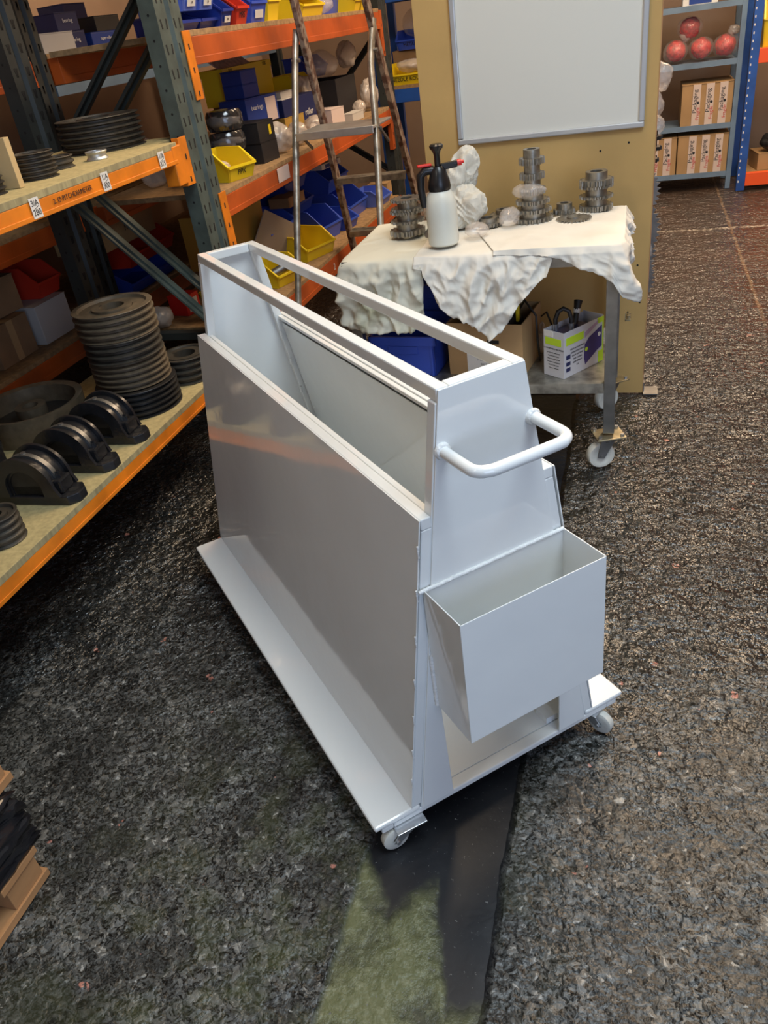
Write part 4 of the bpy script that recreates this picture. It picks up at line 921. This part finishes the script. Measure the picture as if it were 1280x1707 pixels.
# retail box (silver, lime, purple)
p0 = Vector((-.287,2.691,.331)); p1 = Vector((-.209,2.646,.331)); p2 = Vector((-.085,2.815,.331))
ang = math.atan2((p2-p1).y,(p2-p1).x)
T = thing('retail_box', 'silver-grey printed retail box with lime bands and purple picture, open top', 'box', (p1.x,p1.y,.331), ang)
Lx, Wy, Hz = .215, .093, .170   # local x along the long side, local +y to the left side
t = .002
for a, b in (((0,0,0),(Lx,t,Hz)),((0,Wy-t,0),(Lx,Wy,Hz)),((0,t,0),(t,Wy-t,Hz)),((Lx-t,t,0),(Lx,Wy-t,Hz+.004))): B().b2(a,b).build('box_side', RETAIL, T)
B().b2((t,t,0),(Lx-t,Wy-t,.10)).build('inner_block', HOSE, T)
e = -.0008
B().b2((.012,e,Hz-.050),(.105,0,Hz-.022)).build('lime_band', LIME, T); B().b2((e,.012,Hz-.052),(0,Wy-.008,Hz-.026)).build('lime_band', LIME, T)
B().b2((Lx-.028,e,0.001),(Lx,-.0001,.045)).b2((Lx-.007,e,.045),(Lx,-.0001,Hz)).b2((Lx-.035,e,Hz-.020),(Lx-.007,-.0001,Hz)).build('lime_corner', LIME, T)
B().prism([(.108,.045),(.112,.095),(.135,.115),(.165,.125),(.205,.140),(.205,.060),(.180,.052),(.115,.018)], e, -.0001, 'y').build('purple_picture', PURPLE, T)
B().prism([(.112,.120),(.190,.155),(.190,.165),(.112,.140)], e, -.0001, 'y').build('violet_flash', VIOLET, T)
for px_, pz_, M in ((.120,.075,LIME),(.190,.110,LABEL)): B().cyl((px_,-.0014,pz_),(px_,-.0009,pz_),.008,14).build('picture_spot', M, T)
B().b2((.012,e,.068),(.034,0,.084)).b2((.012,e,.044),(.034,0,.058)).b2((.012,e,.022),(.034,0,.036)).build('picture_icon', NAVY, T)
for k in range(6): text(('SPRAY AND DEGREASE','SUITABLE FOR METAL','INPUT 230V 50HZ','MAX 110 DEG','KEEP UPRIGHT','C E')[k], .0075, (.072,-.0012,.100-.013*k), (R(90),0,0), INK, T)
text('12 V PORTABLE MIG WELD', .0075, (-.0012,Wy*.5,Hz-.065), (R(90),0,R(-90)), INK, T)
for k in range(6): text(('For use with mains supply','Read all instructions','Wear protective gloves','Do not leave unattended','Store in a dry place','Two year warranty')[k], .0060, (-.0012,Wy*.5,Hz-.080-.0115*k), (R(90),0,R(-90)), INK, T)
B().b2((e*1.5,Wy-.045,Hz-.022),(0,Wy-.003,Hz-.001)).build('price_sticker', LABEL, T)
T2 = thing('pump_unit', 'navy plastic unit with black looped hose sitting in the open retail box', 'machine', (p1.x,p1.y,.331), ang)
B().b2((.008,.008,.102),(Lx-.05,Wy-.008,.155)).build('unit_body', NAVYP, T2, bev=.008)
B().tube([(.045,.075,.150),(.043,.075,.195),(.050,.068,.222),(.062,.055,.232),(.074,.040,.222),(.080,.034,.195),(.080,.034,.150)], .008, 10).build('hose', HOSE, T2, smooth=60)
for a in ((.044,.075),(.080,.034)): B().cyl((a[0],a[1],.1555),(a[0],a[1],.178),.0098,14).build('hose_fitting', ZINC, T2, smooth=30)
B().tube([(.13,.06,.150),(.15,.07,.19),(.17,.078,.225)], [.010,.010,.016], 10).build('hose', HOSE, T2, smooth=60)
B().cyl((.150,.070,.186),(.157,.073,.200),.0125,14).build('hose_fitting', LABEL, T2, smooth=30)
tag(blob('plastic_bag', BAGW, .05, loc=(-.315,2.90,.392), seed=66, scale=(.5,.9,1.3), flat=-.06), 'grey plastic bag squeezed between the cardboard box and the retail box', 'bag')
tag(blob('plastic_bag', BAG, .035, loc=(-.075,2.98,.362), seed=67, flat=-.03), 'small clear bag on the under-shelf behind the retail box', 'bag')
tag(B().tube([(-.36,2.90,.336),(-.33,2.95,.45),(-.29,2.88,.50),(-.255,2.86,.42),(-.27,2.90,.34)], .004, 8).build('black_cable', HOSE, smooth=60), 'second thin black cable curling behind the retail box', 'cable')

# ------------------------------------------------------------------ standing plywood board with whiteboard
T = thing('plywood_board', 'tall yellow-brown plywood board standing on the floor behind the wheeled table', 'board', (0,0,0))
B().b2((-.785,3.245,.001),(.072,3.263,2.30)).build('panel', PLY, T, bev=.001)
B().b2((.072,3.245,.001),(.0755,3.263,2.30)).build('edge_strip', PINE, T)
B().b2((-.785,3.2635,.10),(.072,3.33,.15)).b2((-.785,3.2635,1.6),(.072,3.33,1.65)).b2((-.45,3.264,.001),(-.38,3.75,.04)).build('back_rail', PINE, T)
k = B()
for x,z in ((-.10,.60),(.03,.55),(.045,.40),(.0,.36),(-.02,.5),(-.12,.98),(-.02,1.0)): k.cyl((x,3.2448,z),(x,3.2443,z),.004,8)
tag(k.build('holes', SLOT, T), None, kind='stuff')
B().b2((.076,3.22,.001),(.135,3.30,.006)).b2((.076,3.25,.006),(.080,3.28,.045)).build('floor_bracket', STEEL, T)
T = thing('whiteboard', 'whiteboard with grey aluminium frame fixed to the plywood board', 'whiteboard', (0,0,0))
x0, x1, z0, z1 = -.648, .031, 1.048, 1.95
B().b2((x0+.018,3.2405,z0+.018),(x1-.018,3.2440,z1-.018)).build('writing_surface', WBOARD, T)
for a, b in (((x0,3.229,z0),(x1,3.2444,z0+.020)),((x0,3.229,z1-.020),(x1,3.2444,z1)),((x0,3.229,z0+.0203),(x0+.020,3.2444,z1-.0203)),((x1-.020,3.229,z0+.0203),(x1,3.2444,z1-.0203))):
    B().b2(a,b).build('frame', mat('silver_grey_frame',(.50,.51,.52),.35,metal=.4), T, bev=.004)
# things hung behind the board's right-hand edge
def sawblade(label, x, y, z, r, n=36, M=STEEL):
    poly = []
    for i in range(n):
        a = 2*math.pi*i/n; poly += [(x+r*.86*math.cos(a), z+r*.86*math.sin(a)), (x+r*math.cos(a+.10), z+r*math.sin(a+.10))]
    T = thing('saw_blade', label, 'saw blade', (0,0,0), 0, 'saw blades hung behind the plywood board')
    B().prism(poly, y, y+.003, 'y').build('toothed_disc', M, T); B().cyl((x,y-.001,z),(x,y+.004,z),r*.35,20).build('centre_boss', IRONK, T)
for k, (x, y, z, r, lb) in enumerate(((-.01,3.35,.80,.115,'saw blade peeping past the board edge above the table top'),(-.01,3.37,.66,.125,'saw blade just right of the draped table corner'),
        (-.02,3.40,.63,.13,'saw blade behind the one at the draped corner'),(-.02,3.36,.50,.12,'lower saw blade beside the hanging rag corner'),(-.015,3.40,.44,.12,'lowest saw blade beside the board edge'),(-.02,3.43,.54,.125,'saw blade hung deepest behind the board edge'))):
    sawblade(lb, x, y, z, r)
for k, (x, y, z, r, lb) in enumerate(((.055,3.36,.985,.045,'black gear hung at the board edge, upper'),(.055,3.38,.945,.045,'black gear hung at the board edge, middle'),(.05,3.40,.90,.043,'black gear hung at the board edge, lower'))):
    T = sprocket(lb, x, y, z, r, .03, 14, 1, IRONK, 'black gears hung at the board edge', .6)
for k, (x, y, z, sc, lb) in enumerate(((.085,3.38,1.19,(.9,.7,1.1),'clear bag hung highest at the board edge'),(.07,3.37,1.10,(.7,.7,1),'clear bag hung second at the board edge'),(.075,3.38,1.03,(.8,.6,.8),'clear bag with dark parts hung third at the board edge'),(.06,3.37,.57,(.6,.6,1),'clear bag hung low between the saw blades'))):
    tag(blob('plastic_bag', BAG, .045, loc=(x,y,z), seed=70+k, amp=.35, scale=sc), lb, 'bag', 'bags hung at the board edge')

# ------------------------------------------------------------------ grey-blue shelving at the back right
T = thing('steel_shelving', 'grey-blue steel shelving against the back wall holding bagged red goods and taped boxes', 'shelving', (0,0,0))
for x in (-.25,.722):
    for y in (7.12,7.52): B().b2((x-.018,y-.02,0),(x+.018,y+.02,2.2)).build('upright', GREYBLUE, T)
for z in (.125,.475,.905,1.275,1.7): B().b2((-.231,7.10,z-.012),(.703,7.54,z+.0)).b2((-.231,7.098,z-.03),(.703,7.102,z+.008)).build('shelf', GREYBLUE, T)
def tapebox(label, x0, x1, z0, z1, y0=7.11, y1=7.45):
    T = thing('taped_box', label, 'box', ((x0+x1)/2,y0,z0), 0, 'taped cardboard boxes on the grey-blue shelving'); W = x1-x0; H = z1-z0
    B().b2((-W/2,0,0),(W/2,y1-y0,H)).build('body', CARD, T, bev=.003)
    B().b2((-W/2-.002,-.003,H),(W/2+.002,(y1-y0)/2,H+.004)).b2((-W/2-.002,(y1-y0)/2+.002,H),(W/2+.002,y1-y0,H+.004)).build('flap', CARD, T)
    for k in range(3):
        x = (-.26+.26*k)*W+.02
        t = B().b2((x-.028,-.0045,0),(x+.028,-.0005,H)).build('tape', TAPE, T)
        text('Packaging', .042, (x-.010,-.0050,H*.60), (R(90),R(-90),0), INK, t); text('Fragile', .034, (x+.014,-.0050,H*.30), (R(90),R(-90),0), INKR, t)
        B().cyl((x+.012,-.0052,H*.56),(x+.012,-.0046,H*.56),.010,12).build('printed_mark', INK, t)
tapebox('cardboard box sealed with three printed tape strips, alone on the middle shelf', .335, .700, .477, .765)
tapebox('cardboard box with printed tape strips on the bottom shelf, right one', .330, .700, .127, .405)
tapebox('cardboard box with printed tape strips on the bottom shelf, left one by the board edge', -.05, .322, .127, .405)
for k, (x, z, lb) in enumerate(((.275,.995,'red goods in a clear bag at the left of the upper shelf, lower'),(.455,.995,'red goods in a clear bag in the middle of the upper shelf'),(.365,1.135,'red goods in a clear bag on top of the other two'),(.625,.995,'red goods in a tied clear bag at the right of the upper shelf'))):
    T = thing('bagged_goods', lb, 'bag', (x,7.24,z), 0, 'bagged red goods on the grey-blue shelving')
    blob('red_goods', REDN, .074, T, seed=80+k, amp=.2, scale=(1,1,1), sub=4); blob('bag', BAGR, .090, T, seed=84+k, amp=.18, scale=(1.05,1,.92), sub=4)
    if k in (2,3): blob('bag_neck', BAGW, .036, T, (.05 if k == 3 else -.03,-.02,.095 if k == 3 else -.05), seed=90+k, amp=.4, scale=(1.2,.7,1))
carton('carton','white and blue flat carton on the topmost visible shelf','box',(.42,7.25,1.277),0,(.24,.2,.07),LABEL,side=BLUEBOX)

# right rack: blue upright, red-orange beams
T = thing('storage_rack', 'blue rack with red-orange beams at the right picture edge, beyond the black floor', 'rack', (0,0,0))
up_ = B().b2((.775,6.98,0),(.835,7.05,2.3)).build('upright', BLUEP, T)
k = B()
for i in range(46): k.b2((.782,6.9792,.06+i*.05),(.790,6.9798,.075+i*.05))
tag(k.build('slots', LABEL, up_), None, kind='stuff')
B().b2((2.0,6.98,0),(2.06,7.05,2.3)).build('upright', BLUEP, T); B().b2((.775,7.55,0),(.835,7.60,2.3)).build('upright', BLUEP, T); B().b2((2.0,7.55,0),(2.06,7.60,2.3)).build('upright', BLUEP, T)
for z0,z1 in ((.03,.125),(.87,.965)):
    B().b2((.836,6.985,z0),(1.999,7.03,z1)).build('beam', REDOR, T, bev=.003); B().b2((.836,7.031,z1-.02),(1.999,7.56,z1)).build('shelf_board', CHIP2, T)
storage_bin('yellow','large yellow bin on the red-orange beam at the top right picture edge',(1.06,7.16,.966),0,(.42,.30,.36),None,None,'CY')
carton('cardboard_box','open brown box on the lowest shelf of the blue rack at the right picture edge','box',(1.05,7.20,.126),R(8),(.30,.26,.12),CARD)
tag(blob('black_bundle', BLKP, .07, loc=(1.0,7.12,.318), seed=95, scale=(1.1,1,.9), flat=-.06), 'black oily parts in the open brown box', 'parts')
carton('cardboard_box','brown box leaning beside the blue upright on the lowest shelf','box',(1.55,7.32,.126),R(30),(.26,.2,.30),CARDD)

# ------------------------------------------------------------------ blue-beam rack seen between the ladder and the board
T = thing('storage_rack', 'rack with blue beams seen between the ladder and the plywood board', 'rack', (0,0,0))
for x in (-1.40+.0,.0): pass
for x in (-1.76,-.25):
    for y in (6.0,6.5): B().b2((x,y,0),(x+.05,y+.05,2.2)).build('upright', BLUEP, T)
for z in (1.06,1.66): B().b2((-1.709,6.0,z-.085),(-.251,6.04,z)).b2((-1.709,6.49,z-.085),(-.251,6.53,z)).build('beam', BLUEP, T, bev=.003); B().b2((-1.70,6.0,z+.0005),(-.26,6.53,z+.022)).build('shelf_board', CHIP2, T)
storage_bin('yellow','wide yellow tray bin with bags on the blue-beam rack',(-1.52,6.10,1.0825),0,(.26,.20,.13),None,None,'NEEDLE ROLLER')
tag(blob('plastic_bag', BAGW, .075, loc=(-1.52,6.12,1.19), seed=101, scale=(1.5,1,.6)), 'clear bags heaped in the wide yellow tray bin', 'bag')
carton('cardboard_box','dull box behind the wide yellow tray bin','box',(-1.50,6.34,1.0825),0,(.36,.2,.20),CARDD)
storage_bin('blue','blue bin lettered in black above the wide yellow tray bin',(-1.53,6.30,1.283),R(-6),(.20,.20,.12),None,None,'METAL')
tag(blob('plastic_bag', BAG, .09, loc=(-1.52,6.36,1.44), seed=102, scale=(1.1,1,1)), 'clear bag bulging out of the lettered blue bin', 'bag')
for k, (x, y, z, r, M, lb) in enumerate(((-1.57,5.85,.11,.10,BAGW,'pale bag on the floor behind the ladder, left'),(-1.33,5.9,.12,.11,BAGW,'pale bag on the floor behind the ladder, right'),(-1.44,5.87,.30,.09,BAG,'clear bag on top of the pale bags behind the ladder'))):
    tag(blob('plastic_bag', M, r, loc=(x,y,z), seed=110+k, flat=-.1 if k < 2 else -.08), lb, 'bag')
struct(B().b2((-3.39,6.75,.0),(1.2,6.80,.9)).build('wall_low_partition', BROWNWALL)) if 0 else None

# ------------------------------------------------------------------ wrapped pallet load at the left edge
T = thing('pallet', 'low wooden pallet under the black-wrapped load at the left edge', 'pallet', (-1.18,.745,0), R(0))
for k, y in enumerate((-.11,-.33,-.52)): B().b2((-.33,y,.082),(0,y+.11,.100)).build('deck_board', PINE, T, bev=.001)
for x in (-.09,-.33): B().b2((x,-.52,0),(x+.09,0,.020)).build('bottom_board', PINE, T, bev=.001)
for x in (-.08,-.32):
    for y in (-.10,-.30,-.51): B().b2((x,y,.0205),(x+.075,y+.09,.0815)).build('block', PINE, T, bev=.001)
T = thing('wrapped_load', 'load wrapped in glossy black stretch film between two pallets at the left edge', 'load', (-1.19,.77,.1005))
bm = bmesh.new(); bmesh.ops.create_cube(bm, size=1); bmesh.ops.subdivide_edges(bm, edges=bm.edges, cuts=22, use_grid_fill=True)
for v in bm.verts:
    p = v.co; q = Vector((p.x*3,p.y*3,p.z*2)); d = .020*noise.noise(q*2)+.012*(1-2*abs(noise.noise(q*4+Vector((0,0,p.z*4)))))
    v.co = Vector((p.x*.32-.162+(d if p.x > .3 else 0), p.y*.52-.27+(d if abs(p.y) > .3 else 0), p.z*.150+.0755))
me = bpy.data.meshes.new('film'); bm.to_mesh(me); bm.free(); me.shade_smooth(); put('film', me, STRETCH, T)
T = thing('pallet', 'upper wooden pallet lying on the black-wrapped load at the left edge', 'pallet', (-1.205,.80,.2525))
for k, y in enumerate((-.10,-.32,-.52)): B().b2((-.31,y,.082),(0,y+.10,.102)).build('deck_board', PINE, T, bev=.001)
for x in (-.09,-.31): B().b2((x,-.52,0),(x+.09,-.001,.020)).build('bottom_board', PINE, T, bev=.001)
for x in (-.08,-.30):
    for y in (-.10,-.30,-.51): B().b2((x,y,.0205),(x+.075,y+.09,.0815)).build('block', PINE, T, bev=.001)
